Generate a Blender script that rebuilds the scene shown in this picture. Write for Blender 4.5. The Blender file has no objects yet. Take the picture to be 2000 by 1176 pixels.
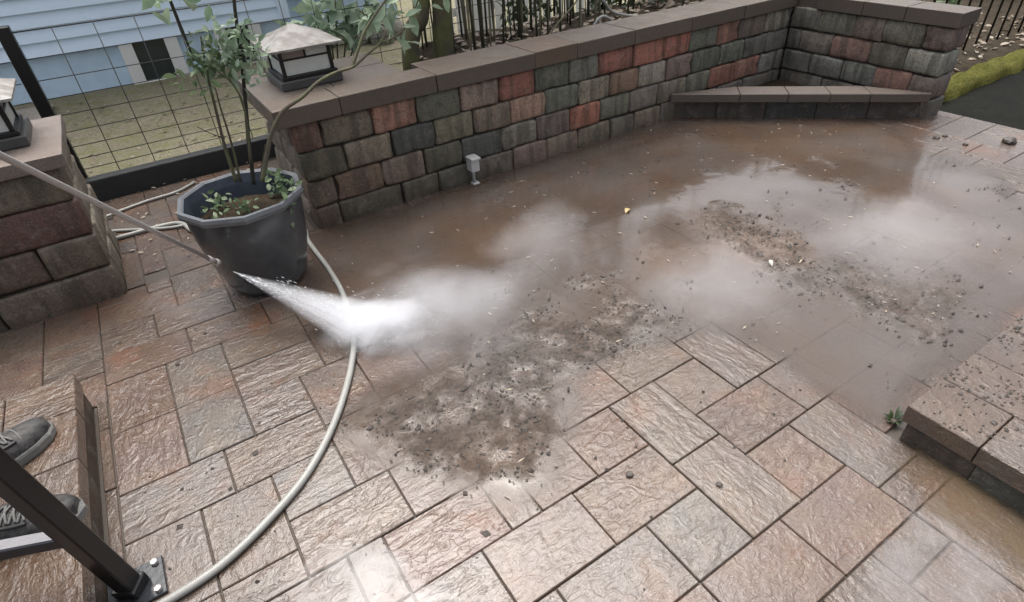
import bpy, bmesh, math, random
import numpy as np
from mathutils import Vector, Matrix, noise as mnoise
random.seed(7)
rnd = random.random
def ru(a, b): return a + (b - a) * random.random()

# ------------------------------------------------------------------ camera
H = 1.2                       # camera height above the patio, metres
F = 1130.08                   # focal length in photo pixels (2000 x 1176)
PITCH, ROLL, YAW = [math.radians(a) for a in (36.445, -3.859, 30.940)]
_d = Vector((math.cos(PITCH)*math.sin(YAW), math.cos(PITCH)*math.cos(YAW), -math.sin(PITCH)))
_R = Vector((math.cos(YAW), -math.sin(YAW), 0)); _U = _R.cross(_d)
CX = math.cos(ROLL)*_R + math.sin(ROLL)*_U
CY = -math.sin(ROLL)*_R + math.cos(ROLL)*_U
CAM = Vector((0, 0, H))
sc = bpy.context.scene
col = sc.collection
cam = bpy.data.cameras.new('camera'); cam_o = bpy.data.objects.new('camera', cam); col.objects.link(cam_o)
cam.sensor_width = 36; cam.lens = F/2000*36; cam.clip_start = .02; cam.clip_end = 600
m = Matrix((CX, CY, -_d)).transposed().to_4x4(); m.translation = CAM
cam_o.matrix_world = m
sc.camera = cam_o

# ------------------------------------------------------------------ sky, sun, exposure
world = bpy.data.worlds.new('World'); sc.world = world; world.use_nodes = True
wn, wl = world.node_tree.nodes, world.node_tree.links
SUN_EL, SUN_AZ = math.radians(70), math.radians(12)     # azimuth from +Y towards +X
sky = wn.new('ShaderNodeTexSky'); sky.sky_type = 'NISHITA'; sky.sun_disc = False
sky.sun_elevation = SUN_EL; sky.sun_rotation = SUN_AZ
sky.dust_density = 9.0; sky.air_density = 1.0; sky.ozone_density = 1.0
hs = wn.new('ShaderNodeHueSaturation'); hs.inputs['Saturation'].default_value = .35
wl.new(sky.outputs[0], hs.inputs['Color'])
bg = [n for n in wn if n.type == 'BACKGROUND'][0]
wl.new(hs.outputs[0], bg.inputs['Color']); bg.inputs['Strength'].default_value = .14
sun = bpy.data.lights.new('sun', 'SUN'); sun.energy = 0.5; sun.angle = math.radians(60); sun.color = (1, .97, .94)
sun_o = bpy.data.objects.new('sun', sun); col.objects.link(sun_o)
sd = Vector((math.sin(SUN_AZ)*math.cos(SUN_EL), math.cos(SUN_AZ)*math.cos(SUN_EL), math.sin(SUN_EL)))
sun_o.rotation_euler = sd.to_track_quat('Z', 'Y').to_euler(); sun_o.location = (0, 0, 8)
sc.view_settings.view_transform = 'Standard'; sc.view_settings.look = 'None'
sc.view_settings.gamma = 1; sc.view_settings.exposure = 1.25
sc.cycles.use_denoising = True
sc.cycles.max_bounces = 8; sc.cycles.transparent_max_bounces = 16
sc.cycles.volume_step_rate = 2.0; sc.cycles.volume_bounces = 5

# ------------------------------------------------------------------ pixel helpers (directions only; distance from what is touched)
def ray(x, y): return CX*((x-1000)/F) - CY*((y-588)/F) + _d
def onz(x, y, z=0.0):          # z in metres
    d = ray(x, y); return CAM + d*((z-H)/d.z)
def ony(x, y, Y):
    d = ray(x, y); return CAM + d*(Y/d.y)
def proj(p):
    c = Vector(p) - CAM; w = c.dot(_d)
    return (1000 + F*c.dot(CX)/w, 588 - F*c.dot(CY)/w)
def P(u, v, z): return Vector((u*H, v*H, z*H))

# ------------------------------------------------------------------ object helpers
def tag(o, label=None, cat=None, group=None, kind=None):
    if label: o['label'] = label
    if cat: o['category'] = cat
    if group: o['group'] = group
    if kind: o['kind'] = kind
    return o
def empty(name, loc=(0, 0, 0)):
    o = bpy.data.objects.new(name, None); o.location = loc; o.empty_display_size = .1; col.objects.link(o); return o
def link(name, me, mat=None, parent=None, loc=None, rot=None, color=None):
    o = bpy.data.objects.new(name, me); col.objects.link(o)
    if mat and not me.materials: me.materials.append(mat)
    if loc is not None: o.location = loc
    if rot is not None: o.rotation_euler = rot
    if parent:
        o.parent = parent
        o.matrix_parent_inverse = parent_inv(parent)
    if color: o.color = (*color[:3], 1)
    return o
def parent_inv(p):
    # every child cancels its parent's transform, so a part's world matrix is its own loc/rot
    return (Matrix.Translation(p.location) @ p.rotation_euler.to_matrix().to_4x4()).inverted()
def pyd(name, V, Fc, mat=None, parent=None, smooth=False, color=None):
    me = bpy.data.meshes.new(name); me.from_pydata([tuple(v) for v in V], [], Fc); me.update()
    if smooth:
        me.polygons.foreach_set('use_smooth', [True]*len(me.polygons))
    return link(name, me, mat, parent, color=color)
def bm_obj(name, bm, mat=None, parent=None, smooth=False, color=None, loc=None, rot=None):
    me = bpy.data.meshes.new(name); bmesh.ops.recalc_face_normals(bm, faces=bm.faces); bm.to_mesh(me); bm.free()
    if smooth: me.polygons.foreach_set('use_smooth', [True]*len(me.polygons))
    return link(name, me, mat, parent, loc=loc, rot=rot, color=color)
def bm_box(x0, x1, y0, y1, z0, z1, bev=0, seg=1, jit=0):
    bm = bmesh.new(); bmesh.ops.create_cube(bm, size=1)
    for v in bm.verts:
        v.co = Vector(((x0+x1)/2 + v.co.x*(x1-x0), (y0+y1)/2 + v.co.y*(y1-y0), (z0+z1)/2 + v.co.z*(z1-z0)))
    if bev: bmesh.ops.bevel(bm, geom=bm.edges[:], offset=bev, segments=seg, profile=.6, affect='EDGES')
    if jit:
        for v in bm.verts: v.co += Vector((ru(-jit, jit), ru(-jit, jit), ru(-jit, jit)))
    return bm
def box(name, x0, x1, y0, y1, z0, z1, mat, parent=None, bev=.003, seg=1, jit=0, color=None, smooth=False):
    return bm_obj(name, bm_box(x0, x1, y0, y1, z0, z1, bev, seg, jit), mat, parent, smooth, color)
def tube_geo(pts, rad, n=8, V=None, Fc=None, cap=True):
    V = [] if V is None else V; Fc = [] if Fc is None else Fc
    pts = [Vector(p) for p in pts]; base = len(V); up = Vector((0, 0, 1)); ref = None
    for i, p in enumerate(pts):
        t = (pts[min(i+1, len(pts)-1)] - pts[max(i-1, 0)]).normalized()
        if ref is None:
            ref = t.cross(up if abs(t.z) < .9 else Vector((1, 0, 0))).normalized()
        else:
            ref = (ref - t*ref.dot(t)).normalized()
        b = t.cross(ref); r = rad[i] if isinstance(rad, (list, tuple)) else rad
        for k in range(n):
            a = 2*math.pi*k/n; V.append(p + ref*(r*math.cos(a)) + b*(r*math.sin(a)))
    for i in range(len(pts)-1):
        for k in range(n):
            a, b_ = base+i*n+k, base+i*n+(k+1) % n
            Fc.append((a, b_, b_+n, a+n))
    if cap:
        Fc.append(tuple(base+k for k in range(n))[::-1]); e = base+(len(pts)-1)*n; Fc.append(tuple(e+k for k in range(n)))
    return V, Fc
def tube(name, pts, rad, mat, parent=None, n=8, color=None):
    V, Fc = tube_geo(pts, rad, n); return pyd(name, V, Fc, mat, parent, True, color)
def spline(pts, n=8):
    pts = [Vector(p) for p in pts]; out = []
    for i in range(len(pts)-1):
        p0, p1, p2, p3 = pts[max(i-1, 0)], pts[i], pts[i+1], pts[min(i+2, len(pts)-1)]
        for k in range(n):
            t = k/n
            out.append(.5*((2*p1) + (p2-p0)*t + (2*p0-5*p1+4*p2-p3)*t*t + (3*p1-p0-3*p2+p3)*t**3))
    out.append(pts[-1]); return out

# ------------------------------------------------------------------ materials
WETK = .62                    # wet surfaces are dark: one scale for all reflectances
def srgb(r, g, b, k=WETK):
    f = lambda c: (c/12.92 if c <= .04045 else ((c+.055)/1.055)**2.4)
    return tuple(min(.9, f(c/255)*k) for c in (r, g, b))
def vary(c, a):
    k = ru(1-a, 1+a); return tuple(x*k for x in c)
class NT:
    def __init__(s, name):
        s.m = bpy.data.materials.new(name); s.m.use_nodes = True; s.t = s.m.node_tree
        s.n, s.l = s.t.nodes, s.t.links; s.b = s.n['Principled BSDF']; s.out = s.n['Material Output']
    def new(s, typ, **kw):
        n = s.n.new('ShaderNode'+typ)
        for k, v in kw.items():
            if k in n.inputs: s.set(n.inputs[k], v)
            else: setattr(n, k, v)
        return n
    def set(s, inp, v):
        if hasattr(v, 'is_output') or isinstance(v, bpy.types.NodeSocket): s.l.new(v, inp)
        else: inp.default_value = v
    def P(s, **kw):
        for k, v in kw.items(): s.set(s.b.inputs[k.replace('_', ' ')], v)
    def noise(s, vec, scale, detail=4, rough=.55, dist=0, typ='FBM', out=0):
        n = s.new('TexNoise'); n.noise_type = typ
        s.set(n.inputs['Vector'], vec)
        for k, v in (('Scale', scale), ('Detail', detail), ('Roughness', rough), ('Distortion', dist)): n.inputs[k].default_value = v
        return n.outputs[out]
    def ramp(s, fac, stops):
        r = s.new('ValToRGB'); s.set(r.inputs[0], fac); e = r.color_ramp.elements
        while len(e) > 1: e.remove(e[-1])
        for i, (p, c) in enumerate(stops):
            el = e[0] if i == 0 else e.new(p)
            el.position = p; el.color = (*c, 1) if isinstance(c, tuple) else (c, c, c, 1)
        return r.outputs[0]
    def mix(s, fac, a, b, typ='MIX'):
        n = s.new('Mix'); n.data_type = 'RGBA'; n.blend_type = typ
        s.set(n.inputs[0], fac); s.set(n.inputs[6], (*a, 1) if isinstance(a, tuple) and len(a) == 3 else a); s.set(n.inputs[7], (*b, 1) if isinstance(b, tuple) and len(b) == 3 else b)
        return n.outputs[2]
    def math(s, op, a, b=0.0, c=0.0, clamp=False):
        n = s.new('Math'); n.operation = op; n.use_clamp = clamp
        s.set(n.inputs[0], a); s.set(n.inputs[1], b); s.set(n.inputs[2], c); return n.outputs[0]
    def vmath(s, op, a, b):
        n = s.new('VectorMath'); n.operation = op; s.set(n.inputs[0], a); s.set(n.inputs[1], b); return n.outputs[0]
    def bump(s, h, strength=.5, dist=.01, prev=None):
        n = s.new('Bump'); n.inputs['Strength'].default_value = strength; n.inputs['Distance'].default_value = dist
        s.l.new(h, n.inputs['Height'])
        if prev is not None: s.l.new(prev, n.inputs['Normal'])
        return n.outputs[0]
    def pos(s): return s.new('NewGeometry').outputs['Position']
    def oinfo(s): return s.new('ObjectInfo')
    def obj(s): return s.new('TexCoord').outputs['Object']

def simple(name, c, rough=.6, bump=0, bscale=60, metallic=0, var=.25, spec=.5, coat=0):
    c = tuple(x*WETK for x in c)
    t = NT(name); p = t.pos()
    n = t.noise(p, 14, 5)
    a = t.mix(n, tuple(x*(1-var) for x in c), tuple(min(1, x*(1+var)) for x in c))
    t.P(Base_Color=a, Roughness=rough, Metallic=metallic, Specular_IOR_Level=spec, Coat_Weight=coat)
    if bump: t.P(Normal=t.bump(t.noise(p, bscale, 6), bump, .01))
    return t.m

def mat_paver():
    t = NT('paver_wet'); oi = t.oinfo(); ob = t.obj()
    off = t.new('CombineXYZ'); r100 = t.math('MULTIPLY', oi.outputs['Random'], 60)
    for i in range(3): t.l.new(r100, off.inputs[i])
    p = t.vmath('ADD', ob, off.outputs[0])
    st = t.vmath('MULTIPLY', p, (9., 34., 20.))
    ridge = t.ramp(t.noise(t.vmath('MULTIPLY', p, (13., 27., 20.)), 1, 4, .5, 1.8), [(.36, 0.), (.40, .45), (.50, .55), (.53, .85), (.68, 1.)])
    wav = t.noise(st, 1, 3, .5, .8)
    rid2 = t.noise(p, 26, 3, .5, 1.6, 'RIDGED_MULTIFRACTAL')
    fine = t.noise(p, 210, 5, .65)
    blot = t.noise(p, 12, 5, .6)
    base = oi.outputs['Color']
    tan = t.mix(.45, base, srgb(150, 128, 104))
    grey = t.mix(.6, base, srgb(122, 114, 110))
    c = t.mix(t.ramp(blot, [(.35, 0.), (.65, 1.)]), base, tan)
    c = t.mix(t.ramp(t.noise(p, 7, 4, .6), [(.45, 0.), (.7, .8)]), c, grey)
    c = t.mix(t.ramp(fine, [(.35, .55), (.62, 0.)]), c, (.035, .03, .027))
    c = t.mix(t.ramp(t.noise(p, 320, 2), [(.62, 0.), (.72, .35)]), c, (.5, .46, .42))
    wp = t.pos()
    wet = t.noise(wp, 3.2, 5, .6); soak = t.noise(wp, 1.5, 5, .6, .5)
    c = t.mix(t.ramp(wet, [(.32, .3), (.55, 0.)]), c, (.06, .045, .034))
    c = t.mix(t.ramp(soak, [(.4, .5), (.58, 0.)]), c, srgb(84, 62, 46))
    c = t.mix(t.ramp(t.noise(wp, 4.3, 4, .6), [(.55, 0.), (.7, .45)]), c, srgb(132, 88, 62))
    t.P(Base_Color=c, Roughness=t.ramp(t.math('ADD', t.math('MULTIPLY', wet, .7), t.math('MULTIPLY', fine, .3)), [(.36, .1), (.5, .2), (.68, .4)]),
        Specular_IOR_Level=.45, Coat_Weight=.5, Coat_Roughness=.09, Coat_IOR=1.34)
    vr = t.ramp(t.math('FRACT', t.math('MULTIPLY', oi.outputs['Random'], 7.31)), [(0., .12), (.5, .45), (1., 1.)])
    sel = t.math('MULTIPLY', ridge, t.ramp(t.noise(oi.outputs['Location'], 5.7, 1), [(.3, .25), (.7, 1.)]))
    b0 = t.bump(t.math('MULTIPLY', wav, vr), .42, .010); b1 = t.bump(t.math('MULTIPLY', sel, vr), .5, .009, b0); b2 = t.bump(rid2, .3, .008, b1); b3 = t.bump(fine, .3, .004, b2)
    t.P(Normal=b3)
    t.P(Coat_Normal=b1)
    return t.m

def mat_block(name='wall_block', wet=.0):
    t = NT(name); oi = t.oinfo(); ob = t.pos()
    off = t.new('CombineXYZ'); r100 = t.math('MULTIPLY', oi.outputs['Random'], 40)
    for i in range(3): t.l.new(r100, off.inputs[i])
    p = t.vmath('ADD', ob, off.outputs[0])
    stx = t.vmath('MULTIPLY', p, (26., 26., 3.5))
    streak = t.noise(stx, 1, 3, .5, .4)
    blot = t.noise(p, 16, 6, .62); fine = t.noise(p, 120, 6, .7)
    base = oi.outputs['Color']
    dark = t.mix(.62, base, srgb(52, 50, 44)); light = t.mix(.5, base, srgb(158, 150, 138))
    c = t.mix(t.ramp(streak, [(.38, .85), (.55, 0.)]), base, dark)
    c = t.mix(t.ramp(blot, [(.52, 0.), (.66, .75)]), c, light)
    c = t.mix(t.ramp(t.noise(p, 34, 5, .6), [(.52, 0.), (.68, .7)]), c, t.mix(.7, base, srgb(70, 70, 52)))
    c = t.mix(t.ramp(fine, [(.34, .6), (.55, 0.)]), c, (.03, .028, .024))
    c = t.mix(t.ramp(t.noise(p, 170, 3), [(.62, 0.), (.76, .5)]), c, (.4, .38, .34))
    t.P(Base_Color=c, Roughness=t.ramp(blot, [(.3, .62-wet), (.7, .85-wet)]), Specular_IOR_Level=.4)
    b1 = t.bump(blot, .5, .012); t.P(Normal=t.bump(fine, .55, .006, b1))
    return t.m

def mat_coping():
    t = NT('coping_stone'); oi = t.oinfo(); p = t.pos()
    n = t.noise(p, 9, 6, .6); f = t.noise(p, 260, 4, .7)
    c = t.mix(t.ramp(n, [(.35, 0.), (.7, 1.)]), oi.outputs['Color'], t.mix(.5, oi.outputs['Color'], srgb(110, 98, 84)))
    c = t.mix(t.ramp(f, [(.38, .55), (.55, 0.)]), c, (.04, .035, .03))
    c = t.mix(t.ramp(f, [(.6, 0.), (.72, .35)]), c, (.42, .38, .35))
    t.P(Base_Color=c, Roughness=t.ramp(n, [(.3, .42), (.7, .7)]), Normal=t.bump(f, .35, .004))
    return t.m

def mat_mud():
    t = NT('muddy_water'); p = t.pos()
    big = t.noise(p, 2.1, 4, .55, .4); mid = t.noise(p, 11, 6, .65, .3); fine = t.noise(p, 95, 6, .7)
    c = t.mix(t.ramp(big, [(.36, 0.), (.62, 1.)]), srgb(98, 82, 70), srgb(106, 97, 91))
    c = t.mix(t.ramp(t.noise(p, 1.3, 3), [(.5, 0.), (.66, .8)]), c, srgb(112, 90, 72))
    ga = t.new('Attribute'); ga.attribute_name = 'grit'
    grit = t.math('MULTIPLY', t.ramp(mid, [(.36, 0.), (.56, 1.)]), ga.outputs['Fac'])
    c = t.mix(t.math('MULTIPLY', grit, t.ramp(fine, [(.38, .85), (.6, .1)])), c, srgb(54, 47, 41))
    c = t.mix(t.ramp(fine, [(.62, 0.), (.75, .3)]), c, srgb(140, 130, 120))
    t.P(Base_Color=c, Roughness=t.mix(grit, (.10, .10, .10), (.6, .6, .6)), Specular_IOR_Level=t.math('SUBTRACT', .55, t.math('MULTIPLY', grit, .3)), Coat_Weight=t.math('MULTIPLY', t.math('SUBTRACT', 1.0, ga.outputs['Fac']), .5), Coat_Roughness=.08, Coat_IOR=1.38)
    rip = t.noise(p, 17, 3, .5, .8)
    b = t.bump(rip, .06, .01); t.P(Normal=t.bump(t.math('MULTIPLY', fine, grit), .7, .008, b))
    at = t.new('Attribute'); at.attribute_name = 'depth'; tr = t.new('BsdfTransparent'); fin = t.new('MixShader')
    t.l.new(at.outputs['Fac'], fin.inputs[0]); t.l.new(tr.outputs[0], fin.inputs[1]); t.l.new(t.b.outputs[0], fin.inputs[2]); t.l.new(fin.outputs[0], t.out.inputs['Surface'])
    return t.m

def mat_film(name, tint, dens):
    """a thin film of water: fresnel mirror over a tinted, partly clear body"""
    t = NT(name); p = t.pos()
    t.n.remove(t.b)
    gl = t.new('BsdfGlossy'); gl.inputs['Roughness'].default_value = .12
    df = t.new('BsdfDiffuse'); df.inputs['Color'].default_value = (*tint, 1)
    tr = t.new('BsdfTransparent')
    nb = t.bump(t.noise(p, 14, 3, .5, .6), .1, .01); t.l.new(nb, gl.inputs['Normal'])
    body = t.new('MixShader'); body.inputs[0].default_value = dens; t.l.new(tr.outputs[0], body.inputs[1]); t.l.new(df.outputs[0], body.inputs[2])
    fr = t.new('Fresnel'); fr.inputs['IOR'].default_value = 1.42; t.l.new(nb, fr.inputs['Normal'])
    mx = t.new('MixShader'); t.l.new(fr.outputs[0], mx.inputs[0]); t.l.new(body.outputs[0], mx.inputs[1]); t.l.new(gl.outputs[0], mx.inputs[2])
    at = t.new('Attribute'); at.attribute_name = 'depth'; tr2 = t.new('BsdfTransparent'); fin = t.new('MixShader')
    sh = t.math('ADD', at.outputs['Fac'], t.math('MULTIPLY', t.math('SUBTRACT', t.noise(p, 11, 5, .62, .4), .62), 2.6))
    t.l.new(t.math('MULTIPLY', t.ramp(sh, [(.0, 0.), (.9, 1.)]), t.ramp(at.outputs['Fac'], [(0., 0.), (.3, 1.)])), fin.inputs[0])
    t.l.new(tr2.outputs[0], fin.inputs[1]); t.l.new(mx.outputs[0], fin.inputs[2])
    t.l.new(fin.outputs[0], t.out.inputs['Surface'])
    return t.m

def mat_ground(name, cols, scale=3, rough=.95, bump=.8, bs=70):
    cols = [tuple(x*WETK for x in c) for c in cols]
    t = NT(name); p = t.pos()
    a = t.noise(p, scale, 6, .62); b = t.noise(p, scale*5, 6, .65); f = t.noise(p, bs, 6, .7)
    c = t.mix(t.ramp(a, [(.38, 0.), (.62, 1.)]), cols[0], cols[1])
    c = t.mix(t.ramp(b, [(.5, 0.), (.68, 1.)]), c, cols[2])
    c = t.mix(t.ramp(f, [(.36, .6), (.56, 0.)]), c, tuple(x*.35 for x in cols[0]))
    t.P(Base_Color=c, Roughness=rough, Specular_IOR_Level=.12, Normal=t.bump(t.math('ADD', b, f), bump, .02))
    return t.m

def mat_leaf(name, c1, c2, trans=.35, rough=.45):
    c1, c2 = [tuple(x*.8 for x in c) for c in (c1, c2)]
    t = NT(name); p = t.pos(); oi = t.oinfo()
    n = t.noise(p, 18, 3); c = t.mix(t.ramp(n, [(.35, 0.), (.65, 1.)]), c1, c2)
    t.P(Base_Color=c, Roughness=rough, Specular_IOR_Level=.45)
    tl = t.new('BsdfTranslucent'); t.l.new(c, tl.inputs['Color'])
    mx = t.new('MixShader'); mx.inputs[0].default_value = trans
    t.l.new(t.b.outputs[0], mx.inputs[1]); t.l.new(tl.outputs[0], mx.inputs[2]); t.l.new(mx.outputs[0], t.out.inputs['Surface'])
    return t.m

def mat_bark(name, c1, c2, moss=None):
    t = NT(name); p = t.pos()
    c1, c2 = [tuple(x*.75 for x in c) for c in (c1, c2)]
    n = t.noise(t.vmath('MULTIPLY', p, (40., 40., 9.)), 1, 5, .6, .5); b = t.noise(p, 9, 5)
    c = t.mix(n, c1, c2)
    if moss: c = t.mix(t.ramp(b, [(.42, 0.), (.6, .85)]), c, moss)
    t.P(Base_Color=c, Roughness=.85, Normal=t.bump(n, .7, .01)); return t.m

M = dict(
    paver=mat_paver(), block=mat_block(), blockwet=mat_block('wall_block_damp', .2), coping=mat_coping(), mud=mat_mud(),
    core=simple('joint_dark', (.045, .04, .034), .9), bed=simple('joint_sand', (.075, .058, .044), .5),
    film=mat_film('water_film', (.34, .31, .30), .3), brownfilm=mat_film('brown_water', (.13, .095, .06), .6),  # water_film's pale tint paints in sky glare; brown_water's tint is its own
    metal=simple('black_painted_metal', (.012, .012, .013), .35, .03, 160, 0, .3),
    steel=simple('stainless_steel', (.62, .58, .55), .38, 0, 60, .35, .1),
    wire=simple('dark_wire', (.045, .05, .05), .5, 0),
    white=simple('white_paint', (1.1, 1.1, 1.08), .5, .1, 40, 0, .06),
    pvc=simple('white_plastic', (.72, .72, .7), .35, 0, 40, 0, .08),
    glaze=simple('slate_glaze', (.07, .076, .082), .26, .2, 26, 0, .55, .5, .3),
    rim=simple('worn_rim_glaze', (.18, .19, .205), .25, .15, 50, 0, .35, .5, .2),
    soil=mat_ground('potting_soil', [(.06, .045, .03), (.1, .075, .05), (.045, .04, .025)], 12),
    moss_ground=mat_ground('mossy_yard', [(.35, .325, .22), (.43, .39, .28), (.3, .31, .13)], 2.2),
    litter_ground=mat_ground('leaf_litter_bed', [(.05, .04, .028), (.12, .09, .065), (.08, .075, .04)], 6),
    concrete=mat_ground('pale_concrete', [(.46, .41, .35), (.55, .5, .44), (.36, .33, .28)], 4, .8, .3),
    asphalt=mat_ground('dark_wet_asphalt', [(.011, .012, .010), (.018, .019, .014), (.008, .009, .008)], 5, .9, .5, 120),
    moss=mat_ground('bright_moss', [(.19, .19, .04), (.28, .265, .07), (.11, .13, .03)], 9, .95, 1.0, 110),
    siding=simple('pale_blue_siding', (1.05, 1.26, 1.48), .5, .05, 30, 0, .04),
    foundation=simple('blue_foundation', (.85, 1.08, 1.3), .8, .3, 20, 0, .15),
    window=simple('dark_pane', (.05, .065, .065), .12, 0, 60, 0, .3),
    beam=simple('dark_timber', (.032, .034, .034), .6, .4, 40, 0, .4),
    hose=simple('grey_rubber_hose', (.42, .42, .39), .38, .1, 60, 0, .12),
    bark=mat_bark('mossy_bark', (.05, .045, .028), (.12, .1, .06), (.09, .095, .03)),
    stem=mat_bark('shrub_stem', (.06, .05, .035), (.15, .13, .09), (.1, .11, .05)),
    darkstem=mat_bark('dark_stem', (.02, .02, .014), (.05, .045, .03)),
    leafpale=mat_leaf('pale_leaf', (.26, .38, .24), (.42, .52, .38), .3),
    leafdark=mat_leaf('dark_leaf', (.025, .045, .02), (.06, .085, .035)),
    leafmid=mat_leaf('mid_leaf', (.11, .18, .09), (.24, .31, .17)),
    leafdry=mat_leaf('dry_leaf', (.22, .17, .12), (.4, .34, .27), .15, .7),
    rock=mat_ground('pale_rock', [(.42, .4, .34), (.5, .48, .43), (.2, .21, .1)], 5, .9, .5),
    glass=None)
t = NT('frosted_glass'); t.P(Base_Color=t.mix(t.noise(t.pos(), 30, 4), (.5, .52, .49), (.66, .67, .64)), Roughness=.3, Subsurface_Weight=.0); M['glass'] = t.m
t = NT('weathered_lamp_roof'); _n = t.noise(t.pos(), 22, 5)
t.P(Base_Color=t.mix(t.ramp(_n, [(.4, 0.), (.6, 1.)]), (.17, .155, .14), (.29, .28, .265)), Roughness=.6, Normal=t.bump(_n, .2, .01)); M['lamproof'] = t.m


# ================================================================== SETTING
GU, GV, U0, V0 = .0703, .0672, -.335, .147
STEP_U, STEP_V, STEP_Z = -.362, 1.437, .1
RS_U, RS_V, RS_Z = 1.074, .27, .0935
PATIO_U1 = 3.12
pyd('ground', [(-150, -150, -.14), (150, -150, -.14), (150, 150, -.14), (-150, 150, -.14)], [(0, 1, 2, 3)], M['litter_ground'])
tag(bpy.data.objects['ground'], kind='structure')
patio = box('patio', -1.1*H, PATIO_U1*H, -1.2*H, 2.8*H, -.12, -.0075, M['bed'], bev=0)
tag(patio, kind='structure')

# --- paver layout in half-module cells (k along the wall, j towards it), seen joints first, rest filled in
seen = [(2,4,14,17),(2,4,17,20),(15,18,0,2),(12,14,2,4),(14,16,5,8),(14,16,2,5),(16,18,6,8),(18,20,6,9),(16,19,4,6),(16,18,2,4),(18,20,1,4),
        (11,14,4,6),(12,14,6,8),(10,12,6,8),(12,15,8,10),(15,18,8,10),(8,11,4,6),(6,9,6,8),(4,7,8,10),(4,6,10,12),(2,4,9,12),(0,2,9,12),
        (0,3,12,14),(3,6,12,14),(6,8,13,16),(4,6,14,16),(0,3,20,22),(3,6,20,22),(0,2,22,24),(2,5,22,24),(0,2,14,17),(0,2,17,20),(-2,0,22,24),
        (9,12,2,4),(12,15,0,2),(7,10,8,10),(6,8,10,13)]
K0, K1, J0, J1 = -9, 50, -14, 39
def valid(k, j):
    u, v = U0+(k+.5)*GU, V0+(j+.5)*GV
    if v > 1.955: return -.25 < u < .40 and v < 2.79
    if u < STEP_U+.02 and v < STEP_V: return False
    if u > RS_U and v < RS_V-.02: return False
    return u < PATIO_U1
occ = {}
rects = []
def put(r):
    rects.append(r)
    for k in range(r[0], r[1]):
        for j in range(r[2], r[3]): occ[(k, j)] = 1
for r in seen: put(r)
for j in range(J0, J1):
    for k in range(K0, K1):
        if (k, j) in occ or not valid(k, j): continue
        opts = [(3,2),(2,3),(2,2),(3,2),(2,3)]; random.shuffle(opts); opts += [(2,2),(2,1),(1,2),(1,1)]
        for w, h in opts:
            cells = [(k+a, j+b) for a in range(w) for b in range(h)]
            if all(c not in occ and valid(*c) for c in cells):
                put((k, k+w, j, j+h)); break
PCOL = [(146,122,112),(140,120,112),(150,130,118),(136,122,116),(144,126,112),(132,118,112),(148,120,110),(138,126,118),(150,118,104)]
special = {(12,14,6,8):(152,110,90),(12,15,8,10):(146,110,92),(4,6,10,12):(132,128,128),(6,9,6,8):(154,120,112),(15,18,8,10):(140,124,108),(14,16,5,8):(142,130,114),
           (12,14,2,4):(140,134,128),(2,4,14,17):(140,136,132),(2,4,17,20):(140,136,130),(10,12,6,8):(150,112,90),(11,14,4,6):(150,122,104),(18,20,1,4):(140,130,122),(3,6,20,22):(140,110,92)}
GAP = .0013
pm_cache = {}
def paver_mesh(w, h, th=.05):
    key = (round(w, 3), round(h, 3), th)
    if key in pm_cache: return pm_cache[key]
    bm = bmesh.new(); bmesh.ops.create_cube(bm, size=1)
    for v in bm.verts: v.co = Vector((v.co.x*w, v.co.y*h, (v.co.z-.5)*th))
    top = [e for e in bm.edges if all(v.co.z > -.001 for v in e.verts)]
    vert = [e for e in bm.edges if abs(e.verts[0].co.z-e.verts[1].co.z) > .01]
    bmesh.ops.bevel(bm, geom=top+vert, offset=.0022, segments=1, affect='EDGES')
    me = bpy.data.meshes.new('paver'); bm.to_mesh(me); bm.free(); me.materials.append(M['paver'])
    pm_cache[key] = me; return me
def place_paver(parent, u0, u1, v0, v1, ztop, c, name='paver', tilt=.006, dz=.0016, th=.05):
    w, h = (u1-u0)*H-2*GAP, (v1-v0)*H-2*GAP
    if w < .012 or h < .012: return None
    rz = 0
    if h > w*1.05: w, h, rz = h, w, math.pi/2
    if rnd() < .5: rz += math.pi
    me = paver_mesh(w, h, th)
    o = link(name, me, None, parent, (( u0+u1)/2*H, (v0+v1)/2*H, ztop+ru(-dz, dz)), (ru(-tilt, tilt), ru(-tilt, tilt), rz))
    k = ru(.9, 1.1)*.55; lc = srgb(*c); o.color = (*(x*k for x in lc), 1)
    return o
items = []
for r in rects:
    u0, u1, v0, v1 = U0+r[0]*GU, U0+r[1]*GU, V0+r[2]*GV, V0+r[3]*GV
    if v0 < 1.955: v1 = min(v1, 1.955)
    if r[1] <= 0 and v1 < STEP_V: continue
    if u1 > PATIO_U1: u1 = PATIO_U1
    if v1 > 2.78: v1 = 2.78
    if v0 > 1.95: u0, u1 = max(u0, -.25), min(u1, .39)
    if u1-u0 < .01 or v1-v0 < .01: continue
    q = [proj((a*H, b*H, 0)) for a, b in ((u0, v0), (u1, v0), (u1, v1), (u0, v1))]
    cin = any(-40 < x < 2040 and -40 < y < 1220 for x, y in q)
    A = abs(sum(q[i][0]*q[(i+1) % 4][1]-q[(i+1) % 4][0]*q[i][1] for i in range(4)))/2 if cin else 0
    items.append((A, u0, u1, v0, v1, special.get(r) or random.choice(PCOL)))
items.sort(key=lambda t: -t[0])
for A, u0, u1, v0, v1, c in items[:299]: place_paver(patio, u0, u1, v0, v1, 0, c)
V, Fc = [], []
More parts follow.
